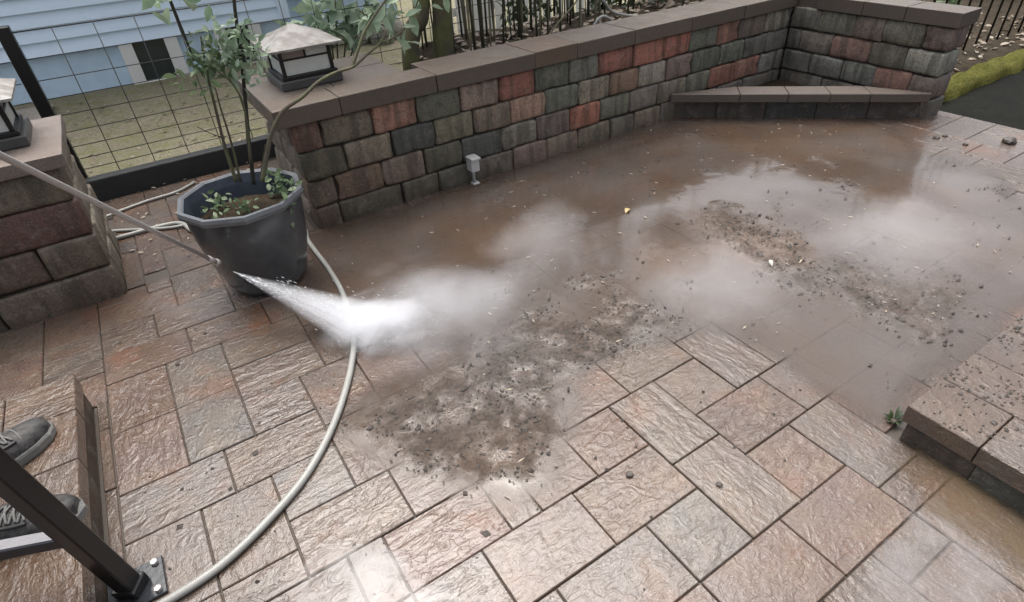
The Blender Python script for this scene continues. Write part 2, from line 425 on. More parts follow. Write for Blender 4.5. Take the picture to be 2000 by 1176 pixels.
for A, u0, u1, v0, v1, c in items[299:]:
    b = len(V); g = GAP
    for z in (-.03, -.003, 0):
        i = .003 if z == 0 else 0
        V += [(u0*H+g+i, v0*H+g+i, z), (u1*H-g-i, v0*H+g+i, z), (u1*H-g-i, v1*H-g-i, z), (u0*H+g+i, v1*H-g-i, z)]
    for L in (0, 4):
        for s in range(4): Fc.append((b+L+s, b+L+(s+1) % 4, b+L+4+(s+1) % 4, b+L+4+s))
    Fc.append((b+8, b+9, b+10, b+11))
if V:
    o = pyd('paver_field', V, Fc, M['paver'], patio, color=srgb(138, 118, 106)); o['kind'] = 'stuff'
# narrow cut strip between the left step and the paving
v = -.3
while v < STEP_V:
    L = ru(.12, .22); place_paver(patio, STEP_U+.001, U0-.001, v, min(v+L, STEP_V), -.002, (118, 98, 84), 'cut_paver'); v += L

# --- yard behind the fence
def terrain(name, u0, u1, v0, v1, nu, nv, zf, mat):
    V, Fc = [], []
    for j in range(nv+1):
        for i in range(nu+1):
            u, v = u0+(u1-u0)*i/nu, v0+(v1-v0)*j/nv
            V.append((u*H, v*H, zf(u, v)*H))
    for j in range(nv):
        for i in range(nu):
            a = j*(nu+1)+i; Fc.append((a, a+1, a+nu+2, a+nu+1))
    return tag(pyd(name, V, Fc, mat, smooth=True), kind='structure')
def sst(a, b, x):
    t = min(1, max(0, (x-a)/(b-a))); return t*t*(3-2*t)
def nz(x, y, s, seed=0): return mnoise.noise(Vector((x*s+seed, y*s-seed, seed*1.7)))
def yard_z(u, v):
    return .055 + .012*nz(u, v, 2.5) + .004*nz(u, v, 9, 3)
terrain('yard', -4, 9, 2.80, 9, 110, 60, yard_z, M['moss_ground'])
def bed_z(u, v):
    w = sst(.98, 1.28, u)*(1-sst(2.75, 3.15, v)*.9)
    return -.02 + .385*w + .012*nz(u, v, 4, 5) + .006*nz(u, v, 13, 8)
terrain('planting_bed', .84, 4.2, 2.10, 3.9, 90, 50, bed_z, M['litter_ground'])
def side_z(u, v):
    return .035*sst(1.36, 1.44, v) + .012*sst(1.4, 1.9, v) + .008*nz(u, v, 5, 2) - .02
terrain('side_bed', 3.1, 9, 1.38, 3.2, 70, 40, side_z, M['litter_ground'])
tag(pyd('pale_path', [P(-1.6, 3.2, .075), P(-.42, 3.2, .075), P(-.42, 4.3, .075), P(-1.6, 4.3, .075)], [(0, 1, 2, 3)], M['concrete']), kind='structure')
tag(box('driveway', (PATIO_U1+.004)*H, 9*H, -3*H, 1.27*H, -.12, -.03, M['asphalt'], bev=0), kind='structure')

# ================================================================== WALLS
WV = 1.94                                          # front plane of the long wall
def u_at(px, v, z):                                # u on the wall plane for a photo column at height z
    a, b = -1.0, 6.0
    for _ in range(50):
        c = (a+b)/2
        if proj(P(c, v, z))[0] < px: a = c
        else: b = c
    return a
def v_at(px, u, z):                                # v on the return wall plane
    a, b = .8, 2.2
    for _ in range(50):
        c = (a+b)/2
        if proj(P(u, c, z))[0] > px: a = c
        else: b = c
    return a
def block(parent, x0, x1, y0, y1, z0, z1, c, mat=None, bev=.013, jit=.0036, name='block'):
    g = .0026
    bm = bm_box(x0+g, x1-g, y0, y1, z0+g, z1-g, 0)
    bmesh.ops.subdivide_edges(bm, edges=bm.edges[:], cuts=1, use_grid_fill=True)
    for v in bm.verts: v.co += Vector((ru(-jit, jit)*1.3, ru(-jit, jit), ru(-jit, jit)*1.3))
    sharp = [e for e in bm.edges if len(e.link_faces) == 2 and e.calc_face_angle() > .9]
    bmesh.ops.bevel(bm, geom=sharp, offset=bev*ru(.8, 1.25), segments=2, profile=.55, affect='EDGES')
    k = ru(.9, 1.1)*1.85; lc = srgb(*c); g_ = sum(lc)/3
    return bm_obj(name, bm, mat or M['block'], parent, True, tuple((x*.62+g_*.38)*k*w for x, w in zip(lc, (1.06, 1.0, .90))))
def cap(parent, x0, x1, y0, y1, z0, z1, c, name='coping_stone'):
    g = .0012
    o = bm_obj(name, bm_box(x0+g, x1-g, y0+g, y1-g, z0, z1, .004, 2, .0006), M['coping'], parent, False, vary(srgb(*c), .1))
    return o

CT, CB = .444, .385                                # coping top and underside
wall = empty('garden_wall', P(1.6, WV, 0)); tag(wall, 'long low wall of mottled grey, green and red blocks with flat coping', 'wall')
WU0, WU1 = .378, 2.933
rust, olv, slate, tan_, mauve, red, grn, lgr, brn, org = (112,72,54),(96,92,74),(74,78,78),(124,112,94),(112,96,92),(158,84,66),(98,104,94),(142,138,126),(104,84,68),(136,104,76)
rows = [
 (.335, [629,728,815,899,975,1045,1112,1170,1237,1297,1349,1403,1445,1497,1540], [rust,(118,106,86),(168,110,88),(92,98,80),(140,116,104),red,grn,(120,124,116),red,(164,92,70),(168,88,64),grn,(160,100,80),(112,98,90),lgr,(98,100,98)]),
 (.235, [676,767,849,927,998,1066,1131,1192,1249,1303,1353,1406,1454,1497], [(92,86,66),(122,110,92),slate,(112,108,84),(128,108,92),(156,118,96),grn,(140,130,112),(140,106,82),(148,142,128),(118,98,92),(96,102,94),(102,110,98),(100,100,96),(110,110,108)]),
 (.135, [658,750,831,904,982,1050,1114,1174,1231,1285,1341,1386,1435,1484,1515], [(106,88,70),(116,88,68),(112,92,80),(84,82,64),slate,(118,112,104),(112,96,94),(160,86,58),(104,108,90),(122,112,106),(122,112,96),(112,112,100),(150,86,66),(160,100,84),(130,130,128),(100,98,96)]),
 (.035, [668,788,858,930,1004,1068,1131,1193,1239,1290,1345,1400,1450,1500], [(92,72,60),(84,74,60),(84,76,64),(78,74,66),(94,82,74),(116,92,84),(118,98,84),(112,100,80),(104,98,88),(110,94,78),(96,86,78)])]
zc = [(.285, .385), (.185, .285), (.085, .185), (-.02, .085)]
box('core', (WU0+.02)*H, (WU1-.005)*H, (WV+.018)*H, (WV+.17)*H, -.02, (CB-.004)*H, M['core'], wall, bev=0)
for (zm, js, cs), (z0, z1) in zip(rows, zc):
    us = [WU0] + [u_at(x, WV, zm) for x in js] + [WU1]
    for i in range(len(us)-1):
        y0 = WV*H + ru(-.003, .003)
        block(wall, us[i]*H, us[i+1]*H, y0, y0+.09, z0*H, z1*H, cs[i] if i < len(cs) else (100, 96, 92), M['blockwet'] if z1 < .1 else None)
# left end return of the wall (two deep blocks per course)
for z0, z1 in zc:
    a = ru(2.14, 2.2)
    for v0, v1 in ((WV+.078, a), (a, 2.40)):
        block(wall, (WU0)*H, (WU0+.1)*H, v0*H, v1*H, z0*H, z1*H, random.choice([(120,112,102),(112,104,96),(124,114,104)]))
box('pier_core', (WU0+.02)*H, .80*H, (WV+.18)*H, 2.38*H, -.02, (CB-.004)*H, M['core'], wall, bev=0)
# coping
cu = [.33] + [u_at(x, WV-.01, CT) for x in (660, 850, 1043, 1127, 1240, 1352, 1455)] + [2.935]
for i in range(len(cu)-1):
    cc = (112,98,86) if i != 3 else (118,96,78)
    y1 = 2.14 if i > 1 else 2.06
    cap(wall, cu[i]*H, cu[i+1]*H, (WV-.018+ru(-.002, .002))*H, y1*H, CB*H, CT*H+ru(-.001, .001), cc)
cap(wall, .33*H, .58*H, 2.06*H, 2.24*H, CB*H, CT*H, (110,100,92)); cap(wall, .58*H, .84*H, 2.06*H, 2.24*H, CB*H, CT*H-.001, (108,98,90))
cap(wall, .33*H, .60*H, 2.24*H, 2.43*H, CB*H, CT*H-.001, (112,102,94)); cap(wall, .60*H, .84*H, 2.24*H, 2.43*H, CB*H, CT*H, (108,98,90))

# return wall on the right
RU = 2.928
rw = empty('return_wall', P(RU, 1.5, 0)); tag(rw, 'short wall of dull grey and red blocks behind the corner bench', 'wall')
rrows = [(.335, [1600,1666,1726,1802], [(100,102,98),(104,106,96),(108,94,88),(102,102,90),(104,84,80)]),
         (.235, [1560,1622,1698,1766], [(98,98,98),(110,102,100),(124,88,80),(98,96,84),(120,124,118)]),
         (.135, [1580,1642,1705,1773], [(96,98,98),(98,102,104),(106,112,112),(132,90,80),(106,92,90)]),
         (.035, [1600,1660,1730,1790], [(90,86,84)]*5)]
RV0 = 1.178
box('core', (RU+.018)*H, (RU+.122)*H, (RV0+.02)*H, (WV+.02)*H, -.02, (CB-.004)*H, M['core'], rw, bev=0)
for (zm, js, cs), (z0, z1) in zip(rrows, zc):
    vs = [WV-.0005] + [v_at(x, RU, zm) for x in js] + [RV0]
    vs = sorted(set(vs), reverse=True)
    for i in range(len(vs)-1):
        last = i == len(vs)-2
        x0 = RU*H + ru(-.003, .003)
        block(rw, x0, x0+(.138*H if last else .075), vs[i+1]*H, vs[i]*H, z0*H, z1*H, cs[min(i, len(cs)-1)], M['blockwet'] if z1 < .1 else None)
rv = [2.14] + [v_at(x, RU, CT) for x in (1600, 1690, 1774)] + [RV0-.012]
for i in range(len(rv)-1):
    a0 = 1.93 if i == 0 else rv[i]
    cap(rw, (RU-.006 if i else 2.937)*H, (RU+.15)*H, rv[i+1]*H, (rv[i] if i else 2.14)*H, CB*H, CT*H+ru(-.001, .001), (104,94,88))

# corner bench
bench = empty('corner_bench', P(2.6, 1.6, 0)); tag(bench, 'low stone ledge cutting straight across the corner between the two walls', 'bench')
bl, br = onz(1310, 236), onz(1793, 239)
A0, B0, C0 = Vector((bl.x/H, WV-.006, 0)), Vector((RU-.008, br.y/H, 0)), Vector((RU-.008, WV-.006, 0))
def prism(name, pts, z0, z1, mat, parent, color=None, bev=0):
    bm = bmesh.new(); lo = [bm.verts.new((p[0]*H, p[1]*H, z0*H)) for p in pts]; f = bm.faces.new(lo)
    r = bmesh.ops.extrude_face_region(bm, geom=[f]); 
    for v in r['geom']:
        if isinstance(v, bmesh.types.BMVert): v.co.z = z1*H
    bmesh.ops.recalc_face_normals(bm, faces=bm.faces)
    if bev: bmesh.ops.bevel(bm, geom=bm.edges[:], offset=bev, segments=1, affect='EDGES')
    return bm_obj(name, bm, mat, parent, False, color)
dA = (B0-A0).normalized(); nA = Vector((-dA.y, dA.x, 0))
if nA.dot(C0-A0) < 0: nA = -nA
nb = 5
for i in range(nb):                               # riser blocks under the seat
    a, b = A0+dA*((B0-A0).length*(i+.004*(i > 0))/nb), A0+dA*((B0-A0).length*(i+1-.004)/nb)
    ins = .035
    prism('riser_block', [a+nA*ins, b+nA*ins, b+nA*(ins+.07), a+nA*(ins+.07)], -.02, .083, M['blockwet'], bench, srgb(*random.choice([(84,76,74),(92,80,76),(78,78,78)])), .004)
# seat slabs: cuts across the triangle
cuts = [0, .28, .47, .63, .78, 1.0]
for i in range(len(cuts)-1):
    a, b = A0+dA*((B0-A0).length*cuts[i])-nA*.012, A0+dA*((B0-A0).length*cuts[i+1])-nA*.012
    def back(p):
        # straight back from the front edge to whichever wall comes first
        t1 = (C0.y-p.y)/nA.y if nA.y > 1e-6 else 9; t2 = (C0.x-p.x)/nA.x if nA.x > 1e-6 else 9
        return p+nA*min(t1, t2, .118)
    g = dA*.0012
    pts = [a+g, b-g, back(b-g), back(a+g)]
    pts = [Vector((min(p.x, RU-.006), min(p.y, WV-.004), 0)) for p in pts]
    if (pts[2]-pts[1]).length < .004: pts.pop(2)
    elif (pts[-1]-pts[0]).length < .004: pts.pop(-1)
    prism('seat_slab', pts, .086, .125, M['coping'], bench, vary(srgb(104, 92, 86), .08), .003)
prism('planter_soil', [A0+nA*.1, B0+nA*.1, C0], -.02, .03, M['soil'], bench)

# left gate pillar
pil = empty('gate_pillar', P(-.5, 2.1, 0)); tag(pil, 'square block pillar with flat cap at the left, in front of the wire fence', 'pillar')
PU = -.247; PT, PB = .461, .425
box('core', -1.0*H, (PU-.02)*H, (1.94+.02)*H, 2.36*H, -.02, (PB-.004)*H, M['core'], pil, bev=0)
prow = [((.325,.425), [-.72,-.47], [(88,92,80),(78,80,68),(104,94,78)]), ((.215,.325), [-.85,-.53], [(84,86,74),(84,88,76),(104,68,60)]),
        ((.105,.215), [-.70,-.40], [(92,80,70),(98,74,62),(104,90,76)]), ((-.02,.105), [-.8,-.56], [(86,74,66),(92,78,68),(96,80,70)])]
for (z0, z1), js, cs in prow:
    us = [-1.02]+js+[PU]
    for i in range(3): block(pil, us[i]*H, us[i+1]*H, 1.94*H+ru(-.004, .004), 1.94*H+.1, z0*H, z1*H, cs[i], M['blockwet'])
    a = ru(2.13, 2.22)
    for v0, v1 in ((1.94+.087, a), (a, 2.40)): block(pil, (PU-.08)*H, PU*H+ru(-.003, .003), v0*H, v1*H, z0*H, z1*H, random.choice([(134,124,110),(126,116,104),(120,110,98)]))
for a, b in ((-1.05, -.62), (-.62, -.222)):
    cap(pil, a*H, b*H, 1.915*H, 2.12*H, PB*H, PT*H, (146, 132, 124)); cap(pil, a*H, b*H, 2.12*H, 2.34*H, PB*H, PT*H-.001, (148, 136, 130))

# ================================================================== STEPS
ls = empty('stone_step', P(-.6, 1.0, 0)); tag(ls, 'low orange-brown stone step at the left under the worn shoes', 'step')
box('riser', -1.5*H, (STEP_U-.006)*H, -.4*H, (STEP_V-.006)*H, -.02, (STEP_Z-.04)*H, M['blockwet'], ls, bev=.002, color=srgb(84, 64, 50))
ve = [STEP_V, 1.30, 1.135, .955, .78, .6, .42]
for i in range(len(ve)-1):
    place_paver(ls, -.50, STEP_U, ve[i+1], ve[i], STEP_Z*H, random.choice([(150,116,92),(144,108,84),(138,112,94)]), 'cap_stone', .001, .0006, .048)
for a, b in ((-.70, -.50), (-.9, -.70), (-1.1, -.9)):
    vv = [STEP_V, 1.26+ru(-.05, .05), 1.05, .85+ru(-.05, .05), .64, .42]
    for i in range(5): place_paver(ls, a, b, vv[i+1], vv[i], STEP_Z*H, random.choice([(150,114,92),(140,104,82),(132,106,90)]), 'cap_stone', .001, .0006, .048)
rs = empty('raised_terrace', P(1.6, 0, 0)); tag(rs, 'raised stone terrace edge at the right, its top strewn with grit', 'step')
riser_v = [RS_V-.012, .128, -.02, -.17, -.32, -.5, -.66, -.82]
for i in range(7):
    block(rs, (RS_U+.006)*H, (RS_U+.09)*H, riser_v[i+1]*H, riser_v[i]*H, -.02, (RS_Z-.044)*H, [(70,58,52),(64,66,64),(72,62,54),(66,62,58),(70,60,54)][i % 5], M['blockwet'], .003, .0006, 'riser_block')
box('core', (RS_U+.06)*H, 3.09*H, -.81*H, (RS_V-.02)*H, -.02, (RS_Z-.046)*H, M['core'], rs, bev=0)
ce = [RS_V, .137, -.01, -.16, -.31, -.5, -.66, -.83]
for i in range(7): place_paver(rs, RS_U, RS_U+.135, ce[i+1], ce[i], RS_Z*H, random.choice([(140,122,110),(136,126,116),(128,116,106)]), 'cap_stone', .001, .0006, .05)
uu = RS_U+.135
while uu < 3.08:
    w = min(random.choice([.135, .205]), 3.1-uu); vv = RS_V
    while vv > -.82:
        h = min(random.choice([.135, .205]), vv+.83); place_paver(rs, uu, uu+w, vv-h, vv, RS_Z*H, random.choice(PCOL), 'terrace_paver', .003, .001); vv -= h
    uu += w

# ================================================================== MUD, WATER, GRIT
def seg_d(p, poly):                               # signed distance, positive inside
    x, y = p; ins = False; dm = 9
    n = len(poly)
    for i in range(n):
        x0, y0 = poly[i]; x1, y1 = poly[(i+1) % n]
        if (y0 > y) != (y1 > y) and x < (x1-x0)*(y-y0)/(y1-y0)+x0: ins = not ins
        dx, dy = x1-x0, y1-y0; t = max(0, min(1, ((x-x0)*dx+(y-y0)*dy)/(dx*dx+dy*dy+1e-12)))
        dm = min(dm, math.hypot(x-x0-t*dx, y-y0-t*dy))
    return dm if ins else -dm
mudpx = [(600,480),(622,452),(800,398),(1000,334),(1250,252),(1315,238),(1560,238),(1740,240),(1810,300),(1930,330),(2010,420),(2100,560),(1840,742),(1768,800),(1735,838),(1600,755),(1500,690),(1430,652),(1330,650),(1240,690),(1150,760),(1118,850),(1085,965),(985,1005),(840,965),(720,900),(660,830),(720,740),(860,690),(760,700),(640,690),(560,620),(600,540)]
mudpoly = [(onz(x, y).x/H, onz(x, y).y/H) for x, y in mudpx]
def mudmask(u, v):
    d = seg_d((u, v), mudpoly) + .045*nz(u, v, 5, 1) + .02*nz(u, v, 17, 4)
    return sst(-.035, .07, d)
GRIT = [(*[c/H for c in onz(x, y)[:2]], r_) for x, y, r_ in ((1000,600,.14),(1150,580,.14),(1100,670,.12),(900,800,.17),(820,860,.15),(1000,860,.15),(1050,790,.13),(1400,420,.16),(1480,470,.15),(1560,540,.13),(1700,590,.14),(1800,620,.14),(1250,620,.1))]
def gritmask(u, v):
    b = -.22
    for cu_, cv_, rr_ in GRIT: b += 0.6*math.exp(-((u-cu_)**2+(v-cv_)**2)/(rr_*rr_))
    return sst(-.05, .6, b + .5*nz(u, v, 3.4, 21) + .5*nz(u, v, 9, 5) + .25*nz(u, v, 24, 6))
V, Fc, idx, dep, gat = [], [], {}, [], []
NU, NV = 250, 150
for j in range(NV+1):
    for i in range(NU+1):
        u, v = .05+3.0*i/NU, .28+1.655*j/NV
        mk = mudmask(u, v)
        if mk <= 0: continue
        g = gritmask(u, v)*mk
        z = .0022 + .0012*mk + g*(.003+.005*nz(u, v, 40, 9)+.004*nz(u, v, 90, 2)) + .0015*nz(u, v, 6, 2)
        idx[(i, j)] = len(V); V.append((u*H, v*H, z)); dep.append(min(1, mk*(.70+.24*sst(-.35, .3, nz(u, v, 2.6, 14)+.4*nz(u, v, 8, 3))+.25*g))); gat.append(g)
for j in range(NV):
    for i in range(NU):
        q = [(i, j), (i+1, j), (i+1, j+1), (i, j+1)]
        if all(c in idx for c in q): Fc.append(tuple(idx[c] for c in q))
mud_o = pyd('mud', V, Fc, M['mud'], smooth=True)
for nm_, vals_ in (('depth', dep), ('grit', gat)): mud_o.data.attributes.new(nm_, 'FLOAT', 'POINT').data.foreach_set('value', vals_)
tag(mud_o, 'brown silt and muddy water spread over the middle of the patio', 'mud', kind='stuff')

def specks(name, pts, size, mat, flat=.6):
    V, Fc = [], []
    base = [(1,0,0),(-1,0,0),(0,1,0),(0,-1,0),(0,0,1),(0,0,-1)]
    fs = [(0,2,4),(2,1,4),(1,3,4),(3,0,4),(2,0,5),(1,2,5),(3,1,5),(0,3,5)]
    for p in pts:
        b = len(V); s = size*min(1.7, .45*math.exp(random.gauss(0, .55))+.15); a = ru(0, 6.28); ca, sa = math.cos(a), math.sin(a); st = ru(.7, 1.5)
        for x, y, z in base:
            x, y = x*st*ru(.7, 1.3), y*ru(.7, 1.3)
            V.append((p[0]+s*(x*ca-y*sa), p[1]+s*(x*sa+y*ca), p[2]+s*flat*z*ru(.7, 1.2)))
        Fc += [tuple(b+i for i in f) for f in fs]
    return pyd(name, V, Fc, mat)
grit_m = simple('wet_grit', (.075, .063, .053), .6, 0, 60, 0, .6)
grit_l = simple('pale_grit', (.3, .27, .24), .5, 0, 60, 0, .4)
pd, pl = [], []
while len(pd) < 3000:
    u, v = ru(.1, 3.0), ru(.3, 1.92)
    if rnd() < (.03+gritmask(u, v))*mudmask(u, v)*(.3+max(0, nz(u, v, 22, 9)+.5)): (pl if rnd() < .12 else pd).append((u*H, v*H, .0075))
for _ in range(6500):
    u, v = RS_U+ru(0, 1)**.8*1.2, RS_V-ru(0, 1)*.5
    if nz(u, v, 6, 3)+.7*rnd() > .12+ .5*(1-sst(0, .16, u-RS_U)): (pl if rnd() < .12 else pd).append((u*H, v*H, RS_Z*H+.0015))
for _ in range(900):
    u, v = ru(-.3, 2.9), ru(.1, 1.9)
    if not (u > RS_U-.02 and v < RS_V+.01): (pl if rnd() < .25 else pd).append((u*H, v*H, .001))
tag(specks('dark_grit', pd, .0050, grit_m), 'dark wet grit and soil crumbs scattered over mud and terrace', 'grit', kind='stuff')
tag(specks('pale_grit', pl, .0032, grit_l), 'pale sand grains scattered through the dark grit', 'grit', kind='stuff')

def blob_sheet(name, poly, z, mat, wob=.02, seed=3):
    """a thin pool with an uneven shoreline"""
    c = Vector((sum(p[0] for p in poly)/len(poly), sum(p[1] for p in poly)/len(poly))); pts = []
    n = len(poly)
    for i in range(n):
        a, b = Vector(poly[i]), Vector(poly[(i+1) % n])
        for k in range(8):
            p = a.lerp(b, k/8); p += (p-c).normalized()*wob*(nz(p.x, p.y, 7, seed)+.5*nz(p.x, p.y, 22, seed)); pts.append(p)
    if sum(pts[i].x*pts[i-1].y-pts[i-1].x*pts[i].y for i in range(len(pts))) > 0: pts.reverse()
    n = len(pts); V = [(c.x*H, c.y*H, z)]; al = [1.0]
    for k, f in ((.3, 1.0), (.6, .9), (.85, .5), (1.0, 0.0)):
        V += [((c.x+(p.x-c.x)*k)*H, (c.y+(p.y-c.y)*k)*H, z) for p in pts]; al += [f]*n
    Fc = [(0, 1+i, 1+(i+1) % n) for i in range(n)]
    for L in range(3): Fc += [(1+L*n+i, 1+L*n+n+i, 1+L*n+n+(i+1) % n, 1+L*n+(i+1) % n) for i in range(n)]
    o = pyd(name, V, Fc, mat); at = o.data.attributes.new('depth', 'FLOAT', 'POINT'); at.data.foreach_set('value', al); return o
def pxpoly(pp, z=0): return [(onz(x, y, z).x/H, onz(x, y, z).y/H) for x, y in pp]
tag(blob_sheet('puddle', pxpoly([(575,1130),(620,1060),(700,1030),(790,1060),(850,1110),(930,1180),(880,1260),(540,1260)]), .0036, M['film']), 'shallow pale puddle on the paving at the bottom edge beside the hose', 'puddle')
tag(blob_sheet('puddle', pxpoly([(1700,1060),(1790,985),(1880,1020),(1960,1070),(2010,1150),(1960,1260),(1740,1260),(1670,1160)]), .0036, M['film'], seed=8), 'pale puddle in the lower right corner below the raised terrace', 'puddle')
tag(blob_sheet('runoff', [(RS_U+.02, RS_V+.0), (RS_U+.03, .05), (RS_U+.03, -.2), (RS_U+.03, -.35), (.93, -.35), (.94, .0), (.95, .16), (1.0, .25)], .0030, M['brownfilm'], .012, 6), 'brown standing water along the foot of the raised terrace', 'puddle')

# --- debris
def bits(name, n, area, mat, zfun, size):
    V, Fc = [], []
    for _ in range(n):
        u, v = area(); p = Vector((u*H, v*H, zfun(u, v))); a = ru(0, 6.28); L, W = size*ru(.3, 1.4), size*ru(.06, .3)
        d = Vector((math.cos(a), math.sin(a), ru(-.1, .1))); s = Vector((-math.sin(a), math.cos(a), ru(-.2, .2)))
        b = len(V); V += [p-d*L, p+s*W, p+d*L, p-s*W, p+Vector((0, 0, .0025))]
        Fc += [(b, b+1, b+4), (b+1, b+2, b+4), (b+2, b+3, b+4), (b+3, b, b+4), (b+3, b+2, b+1, b)]
    return pyd(name, V, Fc, mat)
straw = simple('wet_straw', (.6, .5, .38), .45, 0, 60, 0, .7)
def a1():
    while True:
        u, v = ru(.3, 2.9), ru(.4, 1.9)
        if mudmask(u, v) > .5: return u, v
tag(bits('plant_debris', 150, a1, straw, lambda u, v: .007, .012), 'pale straw bits and leaf scraps floating on the mud', 'debris', kind='stuff')
def clod(px, py, r, label, z=0.0):
    p = onz(px, py, z); bm = bmesh.new(); bmesh.ops.create_icosphere(bm, subdivisions=2, radius=r)
    for v in bm.verts: v.co *= 1+.45*mnoise.noise(v.co*(1.6/r)+Vector((px, 0, 0))); v.co.z *= .6
    o = bm_obj('soil_clod', bm, grit_m, None, False, None, (p.x, p.y, z+r*.3)); tag(o, label, 'clod', 'soil clods on the far paving')
clod(1970, 279, .032, 'large dark soil clod on the far right paving'); clod(1828, 270, .016, 'small dark soil clod left of the large one')
clod(1885, 283, .012, 'tiny soil crumb between two darker clods'); clod(1845, 267, .012, 'small soil crumb touching the clod beside it')
clod(1230, 928, .009, 'small dark pebble on an orange-tan paver near the bottom'); clod(1405, 948, .008, 'small dark pebble on a paver right of the other pebble')
def leaf_obj(name, p, L, W, az, mat, label, cat='leaf', tilt=.15, group=None):
    d = Vector((math.cos(az), math.sin(az), tilt)); s = Vector((-math.sin(az), math.cos(az), 0)); up = Vector((0, 0, 1)); V = []; n = 7
    for i in range(n):
        t = i/(n-1); w = W*math.sin(math.pi*min(1, t*.96+.02))**.8
        c = p + d*(L*t) + up*(.15*L*math.sin(math.pi*t))
        V += [c-s*w+up*w*.3, c, c+s*w+up*w*.3]
    Fc = []
    for i in range(n-1):
        b = 3*i; Fc += [(b, b+1, b+4, b+3), (b+1, b+2, b+5, b+4)]
    V2 = [v-up*.0012 for v in V]; k = len(V); Fc += [tuple(k+i for i in f)[::-1] for f in Fc]
    o = pyd(name, V+V2, Fc, mat, None, True); tag(o, label, cat, group); return o
yl = simple('yellow_leaf', (.6, .45, .2), .5, 0, 60, 0, .2)
leaf_obj('fallen_leaf', onz(1222, 416, .006), .04, .011, .5, yl, 'single yellow leaf lying on the mud in the middle', tilt=.05)
leaf_obj('fallen_leaf', onz(1508, 520, .008), .022, .008, 1.2, simple('white_scrap', (.7, .68, .6), .5), 'small white petal standing on the dark grit', tilt=.6)
# little weed by the terrace corner
wd = empty('weed', onz(1745, 822)); tag(wd, 'small green weed growing at the corner of the raised terrace', 'plant')
for i in range(14):
    a = ru(0, 6.28); p = onz(1745, 822)
    o = leaf_obj('leaf', p+Vector((math.cos(a)*.006, math.sin(a)*.006, .002)), ru(.012, .03), .004, a, M['leafdark'], None, None, ru(.2, 1.2))
    o.parent = wd; o.matrix_parent_inverse = parent_inv(wd)

# ================================================================== BENEATH THE FENCE, FENCE, HOUSE
tag(box('timber_sill', -.30*H, .62*H, 2.79*H, 2.845*H, -.02, .088*H, M['beam'], None, .006, 2, .001), 'dark timber beam lying across the gap below the wire fence', 'beam')
fe = empty('wire_fence', P(-.31, 2.86, .05)); tag(fe, 'dark welded wire mesh fence with one square post behind the pillar', 'fence')
FV = 2.865; FT = .637
fz = [.075, .115, .16, .21, .27, .335, .40, .468, .545, FT]
fus = [-.31+.138*i for i in range(16)]
for z in fz: tube('horizontal_wire', [P(-.31, FV, z), P(.6, FV+.004, z-.003), P(1.8, FV, z)], .0022 if z < .6 else .003, M['wire'], fe, 5)
for u in fus[1:13]: tube('vertical_wire', [P(u, FV-.003, .05), P(u+ru(-.003, .003), FV-.003, FT)], .0022, M['wire'], fe, 5)
box('post', -.335*H, -.29*H, (FV-.02)*H, (FV+.025)*H, .03*H, .66*H, M['metal'], fe, .003)
for z in fz: tube('horizontal_wire', [P(-1.6, FV, z), P(-.34, FV, z)], .0022, M['wire'], fe, 5)

HV = 4.47
ho = empty('blue_house', P(0, HV, 0)); tag(ho, 'pale blue clapboard house with white trimmed basement windows behind the fence', 'house')
box('foundation', -3.2*H, 1.06*H, (HV+.03)*H, (HV+.2)*H, -.05, .30*H, M['foundation'], ho, .004)
box('foundation', 1.06*H, 2.0*H, (HV+.35)*H, (HV+.5)*H, -.05, .36*H, M['foundation'], ho, .004)
z = .293; i = 0
while z < 2.6:
    e = .075
    V = [P(-3.2, HV-.012, z), P(1.06, HV-.012, z), P(1.06, HV+.004, z+e+.004), P(-3.2, HV+.004, z+e+.004), P(-3.2, HV+.05, z), P(1.06, HV+.05, z), P(1.06, HV+.05, z+e+.004), P(-3.2, HV+.05, z+e+.004)]
    pyd('siding_board', V, [(0,1,2,3),(5,4,7,6),(0,4,5,1),(3,2,6,7),(1,5,6,2),(4,0,3,7)], M['siding'], ho); z += e; i += 1
z = .36
while z < 2.6:
    e = .075
    V = [P(1.06, HV+.30, z), P(2.0, HV+.30, z), P(2.0, HV+.316, z+e+.004), P(1.06, HV+.316, z+e+.004), P(1.06, HV+.36, z), P(2.0, HV+.36, z), P(2.0, HV+.36, z+e+.004), P(1.06, HV+.36, z+e+.004)]
    pyd('siding_board', V, [(0,1,2,3),(5,4,7,6),(0,4,5,1),(3,2,6,7),(1,5,6,2),(4,0,3,7)], M['siding'], ho); z += e
box('corner_board', 1.0*H, 1.07*H, (HV-.016)*H, (HV+.30)*H, .285*H, 2.6*H, M['siding'], ho, .003)
box('upper_wall', -3.2*H, 2.0*H, (HV+.06)*H, (HV+3)*H, 2.55*H, 2.9*H, M['siding'], ho, .01)
pyd('roof', [P(-3.4, HV-.3, 2.8), P(2.2, HV-.3, 2.8), P(2.2, HV+2, 3.3), P(-3.4, HV+2, 3.3), P(-3.4, HV-.3, 2.74), P(2.2, HV-.3, 2.74), P(2.2, HV+2, 3.24), P(-3.4, HV+2, 3.24)], [(0,1,2,3),(7,6,5,4),(0,4,5,1),(1,5,6,2),(2,6,7,3),(3,7,4,0)], simple('shingle_roof', (.08, .08, .085), .9, .4), ho)
for a, b in ((.015, .345), (.565, .86)):
    w = box('basement_window', (a+.05)*H, (b-.05)*H, (HV+.012)*H, (HV+.028)*H, .06*H, .285*H, M['window'], ho, .001)
    for x0 in (a, b-.075): box('window_trim', x0*H, (x0+.075)*H, (HV-.006)*H, (HV+.03)*H, .035*H, .288*H, M['white'], w, .003)
    box('sill', (a+.075)*H, (b-.075)*H, (HV-.006)*H, (HV+.03)*H, .03*H, .06*H, M['white'], w, .003)

